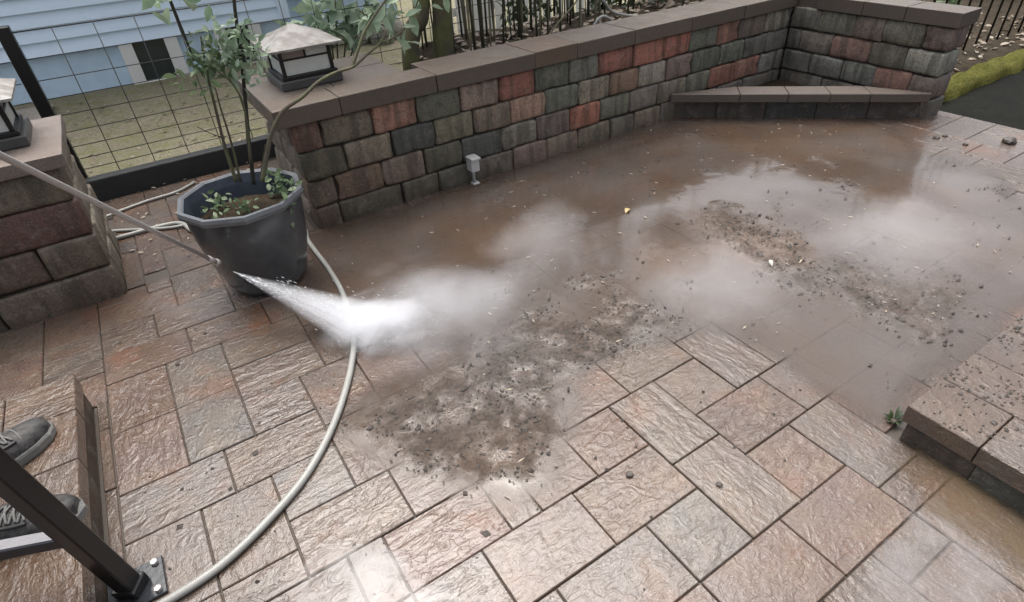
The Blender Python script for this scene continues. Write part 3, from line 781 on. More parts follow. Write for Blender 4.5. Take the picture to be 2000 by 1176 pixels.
# ================================================================== LANTERNS
def lantern(u, v, z, label):
    L = empty('pier_lantern', P(u, v, z)); tag(L, label, 'lantern', 'pier lanterns')
    c = P(u, v, z); s = .107*H; b = .089*H; z0 = c.z
    def bx(n, x0, x1, y0, y1, za, zb, mt, bev=.002): return box(n, c.x+x0, c.x+x1, c.y+y0, c.y+y1, za, zb, mt, L, bev)
    bx('base', -s, s, -s, s, z0, z0+.03*H, M['metal2'], .004); bx('base', -s*.9, s*.9, -s*.9, s*.9, z0+.0301*H, z0+.042*H, M['metal'], .002)
    za, zb = z0+.042*H, z0+.125*H; pt = .006*H
    for sx in (-1, 1):
        for sy in (-1, 1):
            x, y = sx*(b-pt), sy*(b-pt); bx('corner_post', x-pt, x+pt, y-pt, y+pt, za, zb, M['metal'], .001)
    zm = za+(zb-za)*.60
    for ax in (0, 1):
        for sg in (-1, 1):
            def fb(n, t0, t1, d0, d1, q0, q1, mt):
                lo, hi = sorted((sg*d0, sg*d1))
                return bx(n, t0, t1, lo, hi, q0, q1, mt, .0008) if ax == 0 else bx(n, lo, hi, t0, t1, q0, q1, mt, .0008)
            e = b-2*pt
            fb('glass_pane', -e, e, b-.009*H, b-.0055*H, za+.001, zm-.002, M['glass'])
            fb('glass_pane', -e, -.003*H, b-.009*H, b-.0055*H, zm+.0045, zb, M['glass2']); fb('glass_pane', .003*H, e, b-.009*H, b-.0055*H, zm+.0045, zb, M['glass'])
            fb('crossbar', -e, e, b-.010*H, b-.002*H, zm-.002, zm+.0045, M['metal']); fb('mullion', -.003*H, .003*H, b-.010*H, b-.002*H, zm+.0046, zb, M['metal'])
    e0, e1, za = .124*H, .012*H, zb
    V = []
    prof = [(e0, 0), (e0, .007*H), (e0*.62, .028*H), (e0*.28, .046*H), (e1, .058*H)]
    for r, dz in prof:
        V += [(c.x-r, c.y-r, za+dz), (c.x+r, c.y-r, za+dz), (c.x+r, c.y+r, za+dz), (c.x-r, c.y+r, za+dz)]
    Fc = [(3, 2, 1, 0)]
    for i in range(len(prof)-1):
        for k in range(4): Fc.append((4*i+k, 4*i+(k+1) % 4, 4*i+4+(k+1) % 4, 4*i+4+k))
    n = 4*(len(prof)-1); Fc.append((n, n+1, n+2, n+3))
    pyd('roof', V, Fc, M['lamproof'], L)
    return L
M['metal2'] = simple('grey_lamp_base', (.09, .088, .085), .5, .2, 50, 0, .3)
M['glass2'] = simple('brownish_pane', (.4, .33, .3), .35, 0, 30, 0, .35)
lantern(.527, 2.215, CT, 'square pier lantern on the wall end behind the potted shrub branch')
lantern(-.403, 2.16, PT, 'square pier lantern on the left pillar, cut by the frame edge')

# ================================================================== POT AND SHRUB
pc = P(.149, 1.735, 0)
pot = empty('plant_pot', pc); tag(pot, 'large dark slate-blue ten-sided ceramic pot with a worn pale rim', 'pot')
NS = 10
M['inglaze'] = simple('blue_inner_glaze', (.07, .085, .12), .3, .15, 40, 0, .4)
def ring(r, z, n=NS, rot=.16): return [Vector((pc.x+r*H*math.cos(rot+2*math.pi*k/n), pc.y+r*H*math.sin(rot+2*math.pi*k/n), z*H)) for k in range(n)]
def soft_ring(r, z, n=40, mixr=.55):                # ten soft facets
    out = []
    for k in range(n):
        a = 2*math.pi*k/n; f = (a % (2*math.pi/NS)) - math.pi/NS
        rr = r*(mixr + (1-mixr)*math.cos(math.pi/NS)/math.cos(f)); out.append(Vector((pc.x+rr*H*math.cos(a+.16), pc.y+rr*H*math.sin(a+.16), z*H)))
    return out
def loft(name, prof, mat, parent, n=NS, closed=False, capb=True, capt=False, soft=False):
    V, Fc = [], []
    if soft: n = 40
    for r, z in prof: V += soft_ring(r, z) if soft else ring(r, z, n)
    for i in range(len(prof)-1):
        for k in range(n): Fc.append((i*n+k, i*n+(k+1) % n, (i+1)*n+(k+1) % n, (i+1)*n+k))
    if capb: Fc.append(tuple(range(n))[::-1])
    if capt: Fc.append(tuple((len(prof)-1)*n+k for k in range(n)))
    return pyd(name, V, Fc, mat, parent)
loft('body', [(.09, .0), (.108, .006), (.122, .03), (.150, .14), (.162, .23), (.164, .272), (.163, .279)], M['glaze'], pot, soft=True)
bpy.data.objects['body'].data.polygons.foreach_set('use_smooth', [True]*len(bpy.data.objects['body'].data.polygons))
loft('rim', [(.1635, .276), (.176, .279), (.179, .290), (.176, .300), (.166, .301), (.160, .296)], M['rim'], pot, capb=False)
loft('inside', [(.1602, .2965), (.154, .27), (.150, .24), (.146, .215)], M['inglaze'], pot, capb=False)
loft('soil', [(.147, .20), (.146, .228), (.12, .236), (.06, .243), (.01, .245)], M['soil'], pot, capb=False, capt=True)

shrub = empty('potted_shrub', pc+Vector((0, 0, .245*H))); tag(shrub, 'thin leggy shrub with pale leaves growing in the slate pot', 'shrub')
SV = 1.745
def sp(x, y, v=SV): return ony(x, y, v*H)
def stem(name, px, r0, r1, mat, v0=SV, v1=None):
    v1 = v0 if v1 is None else v1; n = len(px)
    pts = spline([sp(x, y, v0+(v1-v0)*i/(n-1)) for i, (x, y) in enumerate(px)], 5)
    N = len(pts); return tube(name, pts, [.74*(r0+(r1-r0)*i/(N-1))*(1+.12*mnoise.noise(Vector((i*.9, r0*900, 0)))) for i in range(N)], mat, shrub, 7), pts
stems = []
stems.append(stem('stem', [(462,355),(440,290),(424,225),(408,160),(398,110),(392,70)], .0085, .003, M['stem']))
stems.append(stem('stem', [(470,355),(452,280),(432,215),(420,170)], .006, .0025, M['stem'], 1.75, 1.70))
stems.append(stem('stem', [(496,360),(487,290),(480,210),(474,140),(464,60),(457,0),(452,-90),(450,-200)], .010, .006, M['darkstem'], 1.76, 1.80))
stems.append(stem('stem', [(490,320),(478,215),(455,165),(425,140)], .006, .0025, M['stem'], 1.755, 1.72))
stems.append(stem('stem', [(512,355),(522,300),(530,262),(552,218),(590,190),(622,160),(655,142),(690,130),(715,108),(742,84),(755,60)], .011, .005, M['stem'], 1.72, 1.80))
stems.append(stem('branch', [(688,131),(700,95),(712,62),(735,25),(760,-10),(790,-60)], .008, .004, M['stem'], 1.78, 1.82))
stems.append(stem('branch', [(742,84),(775,70),(800,40),(815,5),(830,-30)], .005, .003, M['stem'], 1.80, 1.84))
stems.append(stem('branch', [(700,20),(740,45),(770,60)], .004, .002, M['stem'], 1.82, 1.84))
stems.append(stem('stem', [(330,-5),(352,50),(370,95),(378,120)], .007, .005, M['darkstem'], 1.80, 1.78))
stems.append(stem('stem', [(508,350),(515,305),(518,282)], .004, .002, M['stem']))
stems.append(stem('stem', [(440,270),(415,262),(385,248)], .003, .0015, M['stem']))
def leaf_geo(V, Fc, p, d, nrm, L, W):
    s = d.cross(nrm).normalized(); b = len(V)
    for t, w, dr in ((0, .06, 0), (.3, .9, .02), (.62, .85, 0), (1, .03, -.1)):
        c = p + d*(L*t) + nrm*(dr*L)
        V += [c - s*(W*w) + nrm*(W*.18*w), c - nrm*(W*.1*w), c + s*(W*w) + nrm*(W*.18*w)]
    for i in range(3):
        k = b+3*i; Fc += [(k, k+1, k+4, k+3), (k+1, k+2, k+5, k+4)]
def rdir(zb=0.0):
    while True:
        v = Vector((ru(-1, 1), ru(-1, 1), ru(-1, 1)))
        if .05 < v.length < 1: v.normalize(); v.z += zb; return v.normalized()
def leafcluster(name, centers, n, L, W, mat, parent, spread, droop=-.25):
    V, Fc = [], []
    for _ in range(n):
        c = random.choice(centers); p = c + rdir()*spread*rnd()**.6
        d = rdir(droop); nr = rdir(.9); nr = (nr-d*nr.dot(d)).normalized(); k = ru(.6, 1.25)
        leaf_geo(V, Fc, p, d, nr, L*k, W*k)
    o = pyd(name, V, Fc, mat, parent, True); o['kind'] = 'stuff'; return o
leafcluster('foliage', [sp(x, y) for x, y in ((385,105),(400,120),(418,130),(395,140),(430,115),(412,100),(440,125))], 120, .036, .008, M['leafmid'], shrub, .055)
leafcluster('foliage', [sp(x, y) for x, y in ((445,70),(455,95),(470,60),(440,110),(460,120),(500,95),(490,115),(480,150),(505,125),(430,60))], 190, .036, .0085, M['leafpale'], shrub, .06)
leafcluster('foliage', [sp(x, y, 1.76) for x, y in ((378,150),(365,155),(390,165))], 14, .04, .009, M['leafmid'], shrub, .05)
leafcluster('foliage', [sp(x, y, 1.82) for x, y in ((745,30),(800,75),(795,40),(760,20),(775,65),(735,10),(715,30))], 26, .075, .017, M['leafpale'], shrub, .04)
leafcluster('foliage', [sp(x, y, 1.62) for x, y in ((552,375),(556,400),(560,420),(548,430),(565,360))], 16, .035, .011, M['leafmid'], shrub, .025, -.6)
leafcluster('foliage', [P(.149+ru(-.1, .1), 1.735+ru(-.1, .1), .265) for _ in range(14)], 70, .03, .008, M['leafmid'], shrub, .035, .2)
leafcluster('foliage', [P(.149+.12, 1.74+ru(-.09, .09), .285) for _ in range(5)], 40, .035, .01, M['leafmid'], shrub, .04, -.1)
leafcluster('foliage', [sp(330, -60, 1.8), sp(452, -120, 1.8), sp(790, -90, 1.84), sp(830, -60, 1.84)], 160, .06, .015, M['leafpale'], shrub, .14)
def scatter(name, n, area, size, mat, zf, label, cat='leaves'):
    V, Fc = [], []
    for _ in range(n):
        u, v = area(); p = Vector((u*H, v*H, zf(u, v)*H+.004)); a = ru(0, 6.28); d = Vector((math.cos(a), math.sin(a), ru(-.15, .4))).normalized()
        nr = Vector((ru(-.5, .5), ru(-.5, .5), 1)); nr = (nr-d*nr.dot(d)).normalized(); k = ru(.5, 1.4); leaf_geo(V, Fc, p, d, nr, size*k, size*k*.28)
    return tag(pyd(name, V, Fc, mat, None, True), label, cat, kind='stuff')
scatter('leaf_litter', 1500, lambda: (ru(1.0, 3.4), 2.15+rnd()**1.5*1.3), .055, M['leafdry'], bed_z, 'dry leaf litter under the bamboo behind the wall')
scatter('yard_leaves', 420, lambda: (ru(-.5, 1.5), 2.88+rnd()**2*1.4), .03, M['leafdry'], yard_z, 'pale dead leaves dotted over the mossy yard')
scatter('gap_leaves', 60, lambda: (ru(-.24, .36), ru(2.0, 2.78)), .022, M['leafdry'], lambda u, v: .002, 'small leaf scraps on the paving in the gap')
scatter('twig_litter', 500, lambda: (ru(3.3, 5.2), ru(1.42, 2.6)), .05, M['leafdry'], side_z, 'dry leaves and twigs under the iron railing')

# ================================================================== TREES, BAMBOO, SHRUBS BEHIND THE WALL
def tree(pts, r0, r1, crown_c, crown_r, nl, label):
    T = empty('mossy_tree', pts[0]); tag(T, label, 'tree', 'trees behind the long wall')
    sp_ = spline(pts, 6); N = len(sp_)
    rad = [(r0+(r1-r0)*i/(N-1))*(1+.35*max(0, 1-i/5.0)) for i in range(N)]
    tube('trunk', sp_, rad, M['bark'], T, 12)
    cs = []
    for i in range(9):
        a = ru(0, 6.28); tip = crown_c + Vector((math.cos(a)*crown_r*ru(.4, .95), math.sin(a)*crown_r*ru(.4, .95), ru(-.4, .7)*crown_r))
        st = sp_[int(N*ru(.6, .98))-1]; mid = st.lerp(tip, .5)+Vector((0, 0, .1))
        tube('limb', spline([st, mid, tip], 4), [r1*.7-(r1*.55)*k/8 for k in range(9)], M['bark'], T, 6); cs += [tip, mid.lerp(tip, .6)]
    leafcluster('crown', cs, nl, .11, .032, M['leafdark'], T, crown_r*.42)
    return T
def tp(x, y, v): return ony(x, y, v*H)
b1 = tp(802, 150, 2.42); b1.z = .02; t1 = tp(822, 0, 2.42)
tree([b1+Vector((.01, 0, 0)), tp(803, 125, 2.42), tp(806, 60, 2.42), t1, t1+Vector((.05, .1, .7)), t1+Vector((.0, .2, 1.5))], .047, .036, t1+Vector((-.1, .9, 1.7)), .8, 1100, 'slim mossy tree trunk behind the wall, left of its thicker neighbour')
b2 = tp(868, 140, 2.40); b2.z = .02; t2 = tp(862, 0, 2.4)
tree([b2, tp(868, 112, 2.4), tp(864, 60, 2.4), t2, t2+Vector((.06, .05, .8)), t2+Vector((.2, .2, 1.6))], .056, .044, t2+Vector((.5, .9, 1.8)), .9, 1300, 'thicker mossy tree trunk behind the wall beside the bamboo')

def culm(u, v, lean, r, ht, mat):
    z0 = bed_z(u, v)
    return [P(u, v, z0-.02), P(u+lean*.3+ru(-.008, .008), v+ru(-.01, .01), z0+ht*.33), P(u+lean*.65, v+ru(-.03, .03), z0+ht*.66), P(u+lean*1.2, v+ru(-.05, .05), z0+ht)], r
cane = mat_bark('cane', (.022, .022, .012), (.07, .065, .03)); cane2 = mat_bark('dry_cane', (.12, .11, .06), (.26, .24, .15))
spots = [(u_at(x, 2.3, .40)+ru(-.02, .02), ru(2.22, 2.75)) for x in list(range(902, 1130, 5))] + [(ru(1.95, 3.2), ru(2.3, 2.95)) for _ in range(26)]
bl_i = 0
for i, (u, v) in enumerate(spots):
    pts, r = culm(u, v, ru(-.07, .05), ru(.0035, .0085), ru(1.1, 1.9), None)
    pts = spline(pts, 3)
    o = tube('bamboo_cane', pts, [r*(1-.55*k/(len(pts)-1)) for k in range(len(pts))], cane if rnd() < .75 else cane2, None, 6)
    tag(o, 'thin upright cane in the dense stand behind the wall coping', 'cane', 'canes of the bamboo stand')
leafcluster('bamboo_foliage', [P(ru(1.2, 3.2), ru(2.2, 3.0), ru(1.1, 1.9)) for _ in range(60)], 2600, .11, .011, M['leafdark'], None, .22)
tag(bpy.data.objects['bamboo_foliage'], 'narrow dark leaves at the tops of the canes', 'foliage', kind='stuff')
# undergrowth at the dark end of the bed
for i, (u, v, s) in enumerate(((2.35, 2.75, .34), (2.75, 2.6, .3), (3.05, 2.75, .36), (2.2, 3.2, .4), (3.5, 2.4, .34))):
    S = empty('dark_shrub', P(u, v, bed_z(u, v)))
    tag(S, 'dark evergreen undergrowth bush behind the wall, '+['left of the hose loop', 'right of the bent pipe', 'near the wall corner', 'farther back behind the canes', 'beyond the return wall'][i], 'bush', 'undergrowth bushes behind the wall')
    for k in range(5):
        a = ru(0, 6.28); tube('stem', spline([P(u, v, bed_z(u, v)), P(u+.08*math.cos(a), v+.08*math.sin(a), .3+s*.4), P(u+.2*math.cos(a), v+.2*math.sin(a), .3+s)], 3), [.006, .006, .005, .005, .004, .003, .002], M['darkstem'], S, 5)
    leafcluster('foliage', [P(u+ru(-.22, .22), v+ru(-.2, .2), bed_z(u, v)+ru(.02, s)) for _ in range(16)], 420, .06, .016, M['leafdark'], S, .12)
# grey hose loop lying on the bed
hp = [(1150,75),(1163,45),(1178,32),(1196,42),(1203,58)]
tag(tube('hose_loop', spline([ony(x, y, 2.3*H) for x, y in hp], 6), .009, M['hose'], None, 8), 'grey hose loop poking up behind the wall among the canes', 'hose')
tag(tube('bent_pipe', spline([ony(x, y, 2.34*H) for x, y in ((1178,0),(1195,22),(1222,30),(1250,33))], 6), .008, M['hose'], None, 8), 'bent grey pipe behind the wall right of the hose loop', 'pipe')
tag(tube('fallen_twig', spline([ony(x, y, 2.2*H) for x, y in ((1070,72),(1090,45),(1122,8),(1135,-15))], 4), .004, cane2, None, 6), 'pale leaning twig in front of the dark canes', 'twig')
# white picket fence far behind the canes
pf = empty('picket_fence', P(2.2, 4.1, .05)); tag(pf, 'white picket fence seen between the canes', 'fence')
for i in range(15):
    u = 1.95+i*.105
    V = [P(u, 3.9, .06), P(u+.068, 3.9, .06), P(u+.068, 3.9, .86), P(u+.034, 3.9, .91), P(u, 3.9, .86)]; V += [v+Vector((0, .022, 0)) for v in V]
    pyd('picket', V, [(0,1,2,3,4),(9,8,7,6,5)]+[(k, k+5, (k+1) % 5+5, (k+1) % 5) for k in range(5)], M['white'], pf)
for z in (.22, .68): box('rail', 1.9*H, 3.55*H, 3.925*H, 3.95*H, z*H, (z+.05)*H, M['white'], pf, .002)
# broad-leaved pale shrub behind the lantern
bs = empty('broadleaf_shrub', tp(640, 100, 3.0)*1.0); bs.location.z = .06*H
tag(bs, 'shrub with big pale green lobed leaves behind the wall-end lantern', 'shrub')
base = Vector(bs.location)
for x, y in ((600,40),(640,30),(680,45),(710,15),(655,0)):
    tip = tp(x, y, 2.95); tube('stem', spline([base, base.lerp(tip, .5)+Vector((0, 0, .03)), tip], 4), [.007-.0005*k for k in range(9)], M['stem'], bs, 6)
def lobed(V, Fc, p, d, nr, R):
    s = d.cross(nr).normalized(); b = len(V); V.append(p + d*R*.4)
    n = 15
    for k in range(n):
        a = 2*math.pi*k/n; r = R*(1.0 if k % 3 == 0 else .62)*(.75+.3*math.cos(a)); V.append(p + d*(R*.4+r*math.cos(a)) + s*(r*math.sin(a)) - nr*(.25*r*r/R))
    for k in range(n): Fc.append((b, b+1+k, b+1+(k+1) % n))
V, Fc = [], []
for _ in range(120):
    x, y = random.choice(((590,55),(600,35),(620,65),(640,40),(660,60),(680,40),(700,30),(650,15),(620,10),(690,65),(720,10),(575,60),(640,-40),(690,-50)))
    p = tp(x+ru(-18, 18), y+ru(-14, 14), ru(2.8, 3.05)); d = rdir(-.3); nr = rdir(1.4); nr = (nr-d*nr.dot(d)).normalized(); lobed(V, Fc, p, d, nr, ru(.045, .085))
o = pyd('foliage', V, Fc, M['leafpale'], bs); o['kind'] = 'stuff'
# pale rocks by the house
for i, (x, y, r, lab) in enumerate(((700, 80, .115, 'rounded pale rock left of the stone pair under the shrub'), (748, 78, .11, 'upright pale rock touching its left neighbour'), (778, 66, .09, 'pale rock half hidden behind the slim tree trunk'), (640, 88, .08, 'small pale rock behind the wall-end lantern'))):
    p = onz(x, y+8, .05*H); bm = bmesh.new(); bmesh.ops.create_icosphere(bm, subdivisions=3, radius=r)
    for v in bm.verts: v.co *= 1+.22*mnoise.noise(v.co*7+Vector((i*5, 0, 0))); v.co.z *= 1.15
    tag(bm_obj('rock', bm, M['rock'], None, True, None, (p.x, p.y, p.z+r*.6)), lab, 'rock', 'pale rocks by the house')

# ================================================================== RIGHT EDGE: MOSSY KERB, RAILING
V, Fc = [], []; nk = 110
for i in range(nk+1):
    u = 3.22+i*.03; y0 = 1.265+.008*nz(u, 0, 6, 1)
    for k in range(7):
        a = math.pi*k/6; V.append(P(u, y0+.068-.068*math.cos(a)*(1+.3*nz(u, k, 9, 3)), -.03+(.07+.035*nz(u, k, 8, 6)+.02*nz(u, k*2, 25, 4))*math.sin(a)**.7))
for i in range(nk):
    for k in range(6): a = i*7+k; Fc.append((a, a+7, a+8, a+1))
tag(pyd('mossy_kerb', V, Fc, M['moss'], None, True), 'low kerb covered in bright yellow-green moss at the right edge', 'kerb')
ir = empty('iron_railing', P(4, 1.5, .02)); tag(ir, 'black iron picket railing beyond the mossy kerb', 'railing')
for i in range(12):
    u = 3.48+i*.1325; tube('picket', [P(u, 1.60-.02*i*.1, .0), P(u, 1.60-.02*i*.1, .95)], .0075, M['metal'], ir, 6)
for z in (.8,): tube('rail', [P(3.4, 1.60, z), P(5.1, 1.575, z)], .010, M['metal'], ir, 6)
leafcluster('hedge', [P(ru(4.6, 6.5), ru(2.0, 3.0), ru(.05, .6)) for _ in range(40)], 1500, .07, .022, M['leafmid'], None, .2)
tag(bpy.data.objects['hedge'], 'green leaves beyond the iron railing', 'hedge', kind='stuff')

# ================================================================== OUTLET ON THE WALL
oc = empty('outdoor_outlet', P(1.03, WV-.02, .0)); tag(oc, 'white weatherproof outlet box on a short conduit at the wall base', 'outlet')
w_ = WV*H
ob_ = ony(922, 305, w_-.03)
box('box', ob_.x-.020, ob_.x+.024, w_-.052, w_-.002, .07, .132, M['pvc'], oc, .005, 2)
box('lid', ob_.x-.024, ob_.x+.026, w_-.066, w_-.004, .130, .142, M['pvc'], oc, .004, 2)
tube('conduit', [(ob_.x+.002, w_-.024, -.005), (ob_.x+.002, w_-.024, .072)], .0085, simple('grey_conduit', (.4, .4, .39), .4), oc, 10)
box('foot', ob_.x-.012, ob_.x+.022, w_-.045, w_-.008, -.003, .010, M['pvc'], oc, .003)

# ================================================================== HOSE
r = .0098
hp = [(250,1215),(330,1172),(430,1105),(520,1020),(600,925),(655,820),(685,720),(690,650),(672,580),(645,530),(603,472)]
pts = [onz(x, y, r) for x, y in hp]
pts += [P(.33, 1.98, r/H), P(.27, 2.10, r/H), P(.12, 2.2, r/H), P(0, 2.22, r/H)]
pts += [onz(345, 436, r), onz(240, 462, r), onz(180, 478, r)]
pts = [Vector(p) for p in pts]
tag(tube('pressure_hose', spline(pts, 7), r, M['hose'], None, 10), 'long pale grey hose curving from the bottom left round the pot', 'hose')
tag(tube('loose_hose', spline([onz(x, y, .008) for x, y in ((380,356),(345,375),(290,392),(235,412),(205,424),(150,440))], 6), .0075, M['hose'], None, 8), 'thin hose lying nearest the timber beam left of the pot', 'hose')
tag(tube('loose_hose', spline([onz(x, y, .008) for x, y in ((420,425),(345,443),(290,448),(225,451),(160,460))], 6), .0075, M['hose'], None, 8), 'thin hose lying beside the long hose left of the pot', 'hose')

# ================================================================== PRESSURE LANCE
tip = P(.024, 1.52, .2); tip = onz(424, 513, .2*H)
gr_ = onz(0, 303, .70*H); ax = (tip-gr_).normalized()
butt = gr_ - ax*.32
lance = empty('pressure_lance', butt); tag(lance, 'thin steel pressure washer lance pointing down past the pot', 'pressure washer lance')
tube('tube', [butt, gr_, gr_.lerp(tip, .5), tip-ax*.05], .0068, M['steel'], lance, 12)
tube('collar', [tip-ax*.06, tip-ax*.012], .0085, M['steel'], lance, 12); tube('nozzle', [tip-ax*.014, tip-ax*.004, tip+ax*.004, tip+ax*.009], [.0095, .0125, .0125, .008], M['steel'], lance, 12)
tube('grip', [butt-ax*.26, butt-ax*.22, butt, butt+ax*.12], [.016, .019, .019, .014], M['metal'], lance, 12)
tube('trigger_handle', [butt-ax*.2, butt-ax*.22+Vector((-.03, 0, -.12))], [.017, .015], M['metal'], lance, 10)

# ================================================================== PERSON (mostly outside the frame)
def skin_mesh(name, verts, edges, radii, mat, parent, sub=2, root=0):
    me = bpy.data.meshes.new(name); me.from_pydata([tuple(v) for v in verts], edges, []); o = link(name, me, mat, parent)
    md = o.modifiers.new('skin', 'SKIN'); 
    for i, r_ in enumerate(radii):
        sv = me.skin_vertices[0].data[i]; sv.radius = (r_, r_) if not isinstance(r_, tuple) else r_; sv.use_root = i == root
    s_ = o.modifiers.new('sub', 'SUBSURF'); s_.levels = sub; s_.render_levels = sub
    return o
zs = STEP_Z*H
toeA = onz(93, 822, zs+.03); toeB = onz(157, 985, zs+.03)
dirA = Vector((1, .05, 0)).normalized(); dirB = Vector((1, -.12, 0)).normalized()
dirA = (onz(92, 815, zs)-onz(0, 880, zs)); dirA.z = 0; dirA.normalize()
dirB = (onz(157, 985, zs)-onz(0, 1035, zs)); dirB.z = 0; dirB.normalize()
mid = (toeA+toeB)/2 - (dirA+dirB)/2*.22
person = empty('person', (mid.x, mid.y, zs)); tag(person, 'person in worn grey lace-up shoes standing on the left step, holding the lance', 'person')
shoe_t = NT('scuffed_shoe'); _p = shoe_t.pos(); _n = shoe_t.noise(_p, 60, 5, .7)
shoe_t.P(Base_Color=shoe_t.mix(shoe_t.ramp(_n, [(.35, 0.), (.62, 1.)]), (.006, .006, .007), (.05, .048, .046)), Roughness=.65, Normal=shoe_t.bump(_n, .4, .006))
sole_m = simple('pale_rubber_sole', (.22, .22, .21), .5, .2, 80, 0, .35); lace_m = simple('grey_lace', (.2, .2, .19), .8); panel_m = simple('black_shoe_trim', (.02, .02, .022), .5)
def shoe(toe, d, white=False):
    L = .295; s = Vector((-d.y, d.x, 0)); heel = Vector((toe.x, toe.y, zs)) - d*L
    prof = [(0, .030, .052), (.06, .037, .062), (.25, .036, .060), (.45, .040, .052), (.65, .048, .044), (.8, .047, .040), (.92, .036, .034), (.985, .018, .028)]   # t, half width, top height above sole
    # upper
    V, Fc, n = [], [], 10
    for t_, w, h in prof:
        c = heel + d*(L*t_)
        for k in range(n):
            a = math.pi*k/(n-1); V.append(c + s*(w*math.cos(a)) + Vector((0, 0, .022+h*math.sin(a)**.75)))
    for i in range(len(prof)-1):
        for k in range(n-1): a = i*n+k; Fc.append((a, a+n, a+n+1, a+1))
    Fc.append(tuple(range(n))); e = (len(prof)-1)*n; Fc.append(tuple(e+k for k in range(n))[::-1])
    up = pyd('shoe', V, Fc, shoe_t.m, person, True)
    # sole
    V, Fc = [], []; out = [(heel+d*(L*t_)+s*(w+.005)) for t_, w, h in prof] + [heel+d*(L+.006)] + [(heel+d*(L*t_)-s*(w+.005)) for t_, w, h in prof[::-1]] + [heel-d*.008]
    m_ = len(out)
    for zz, k in ((.001, .97), (.006, 1), (.022, 1.0), (.028, .96)):
        c = heel + d*L*.5
        V += [c+(p-c)*k+Vector((0, 0, zz)) for p in out]
    for i in range(3):
        for k in range(m_): Fc.append((i*m_+k, i*m_+(k+1) % m_, (i+1)*m_+(k+1) % m_, (i+1)*m_+k))
    Fc.append(tuple(range(m_))[::-1]); Fc.append(tuple(3*m_+k for k in range(m_)))
    pyd('sole', V, Fc, sole_m, up)
    def surf(t_, ang):                           # point on the upper at fraction t_ and angle round the foot
        for i in range(len(prof)-1):
            if prof[i][0] <= t_ <= prof[i+1][0]:
                f = (t_-prof[i][0])/(prof[i+1][0]-prof[i][0]); w = prof[i][1]+f*(prof[i+1][1]-prof[i][1]); h = prof[i][2]+f*(prof[i+1][2]-prof[i][2]); break
        return heel + d*(L*t_) + s*(w*math.cos(ang)) + Vector((0, 0, .0225+h*max(0, math.sin(ang))**.75))
    for q_ in range(6):
        t_ = .40+q_*.052
        for sg in (-1, 1): tube('lace', spline([surf(t_, math.pi/2+sg*a_)+Vector((0, 0, .002)) + d*(.010*(1-a_)) for a_ in (.62, .35, 0, -.35, -.62)], 3), .0026, lace_m, up, 6)
    for sg in (-1, 1):
        tube('eyelet_strip', spline([surf(t_, math.pi/2+sg*.75)+Vector((0, 0, .0008)) for t_ in (.30, .42, .54, .66, .72)], 3), [.0045]*13, panel_m, up, 6)
        tube('side_panel_seam', spline([surf(t_, math.pi/2+sg*a_) for t_, a_ in ((.2, 1.35), (.36, 1.1), (.5, 1.2), (.62, 1.42))], 4), .0018, lace_m, up, 6)
    # toe cap seam
    c = heel+d*(L*.74); tube('seam', spline([c-s*.046+Vector((0, 0, .03)), c-s*.03+d*.006+Vector((0, 0, .054)), c+d*.01+Vector((0, 0, .063)), c+s*.03+d*.006+Vector((0, 0, .054)), c+s*.046+Vector((0, 0, .03))], 4), .002, lace_m, up, 6)
    return heel + d*.07 + Vector((0, 0, .08))
ankA, ankB = shoe(toeA, dirA), shoe(toeB, dirB)
hipc = (ankA+ankB)/2 + Vector((-.02, 0, .84)); fw = Vector((1, 0, 0)); sd_ = Vector((0, 1, 0))
hA, hB = hipc+sd_*.09, hipc-sd_*.09
chest = hipc+Vector((.05, 0, .30)); neck = hipc+Vector((.08, 0, .52)); head = hipc+Vector((.12, 0, .70))
shA, shB = neck+sd_*.19+Vector((0, 0, -.06)), neck-sd_*.19+Vector((0, 0, -.06))
handA, handB = butt-ax*.02, butt-ax*.22
handA, handB = handA, handB
cloth = simple('dark_work_trousers', (.03, .032, .04), .9, .3, 40); shirt = simple('grey_work_jacket', (.1, .11, .12), .9, .3, 40); skin_ = simple('skin', (.42, .27, .2), .5)
elA = shA.lerp(handA, .5)+Vector((-.06, .05, -.1)); elB = shB.lerp(handB, .5)+Vector((-.06, -.05, -.1))
vb = [hipc, hA, ankA.lerp(hA, .52)+fw*.03, ankA, hB, ankB.lerp(hB, .52)+fw*.03, ankB, chest, neck, head-Vector((0, 0, .06)), head+Vector((.01, 0, .06)), shA, elA, handA, shB, elB, handB]
eb = [(0,1),(1,2),(2,3),(0,4),(4,5),(5,6),(0,7),(7,8),(8,9),(9,10),(8,11),(11,12),(12,13),(8,14),(14,15),(15,16)]
rb = [.13,.085,.06,.045,.085,.06,.045,.14,.06,.085,.075,.06,.045,.03,.06,.045,.03]
skin_mesh('body', vb, eb, rb, cloth, person)
# ================================================================== HAND RAIL
pb = onz(262, 1150, .004)
hr = empty('handrail', (pb.x, pb.y, 0)); tag(hr, 'black metal handrail post and sloping lower rail at the bottom left', 'handrail')
q = .019
p_edge = onz(0, 922, .38*H); pdir = (p_edge-pb).normalized(); pside = pdir.cross(Vector((0, 0, 1))).normalized(); pup = pside.cross(pdir)
def bar(name, a, b, w, h, mat, side, up):
    V = []
    for p in (a, b):
        for i, k in ((-1, -1), (1, -1), (1, 1), (-1, 1)): V.append(p + side*(i*w) + up*(k*h))
    bm = bmesh.new(); vs = [bm.verts.new(v) for v in V]
    for f in ((0,1,2,3),(7,6,5,4),(0,4,5,1),(1,5,6,2),(2,6,7,3),(3,7,4,0)): bm.faces.new([vs[i] for i in f])
    bmesh.ops.bevel(bm, geom=bm.edges[:], offset=.003, segments=1, affect='EDGES')
    return bm_obj(name, bm, mat, hr)
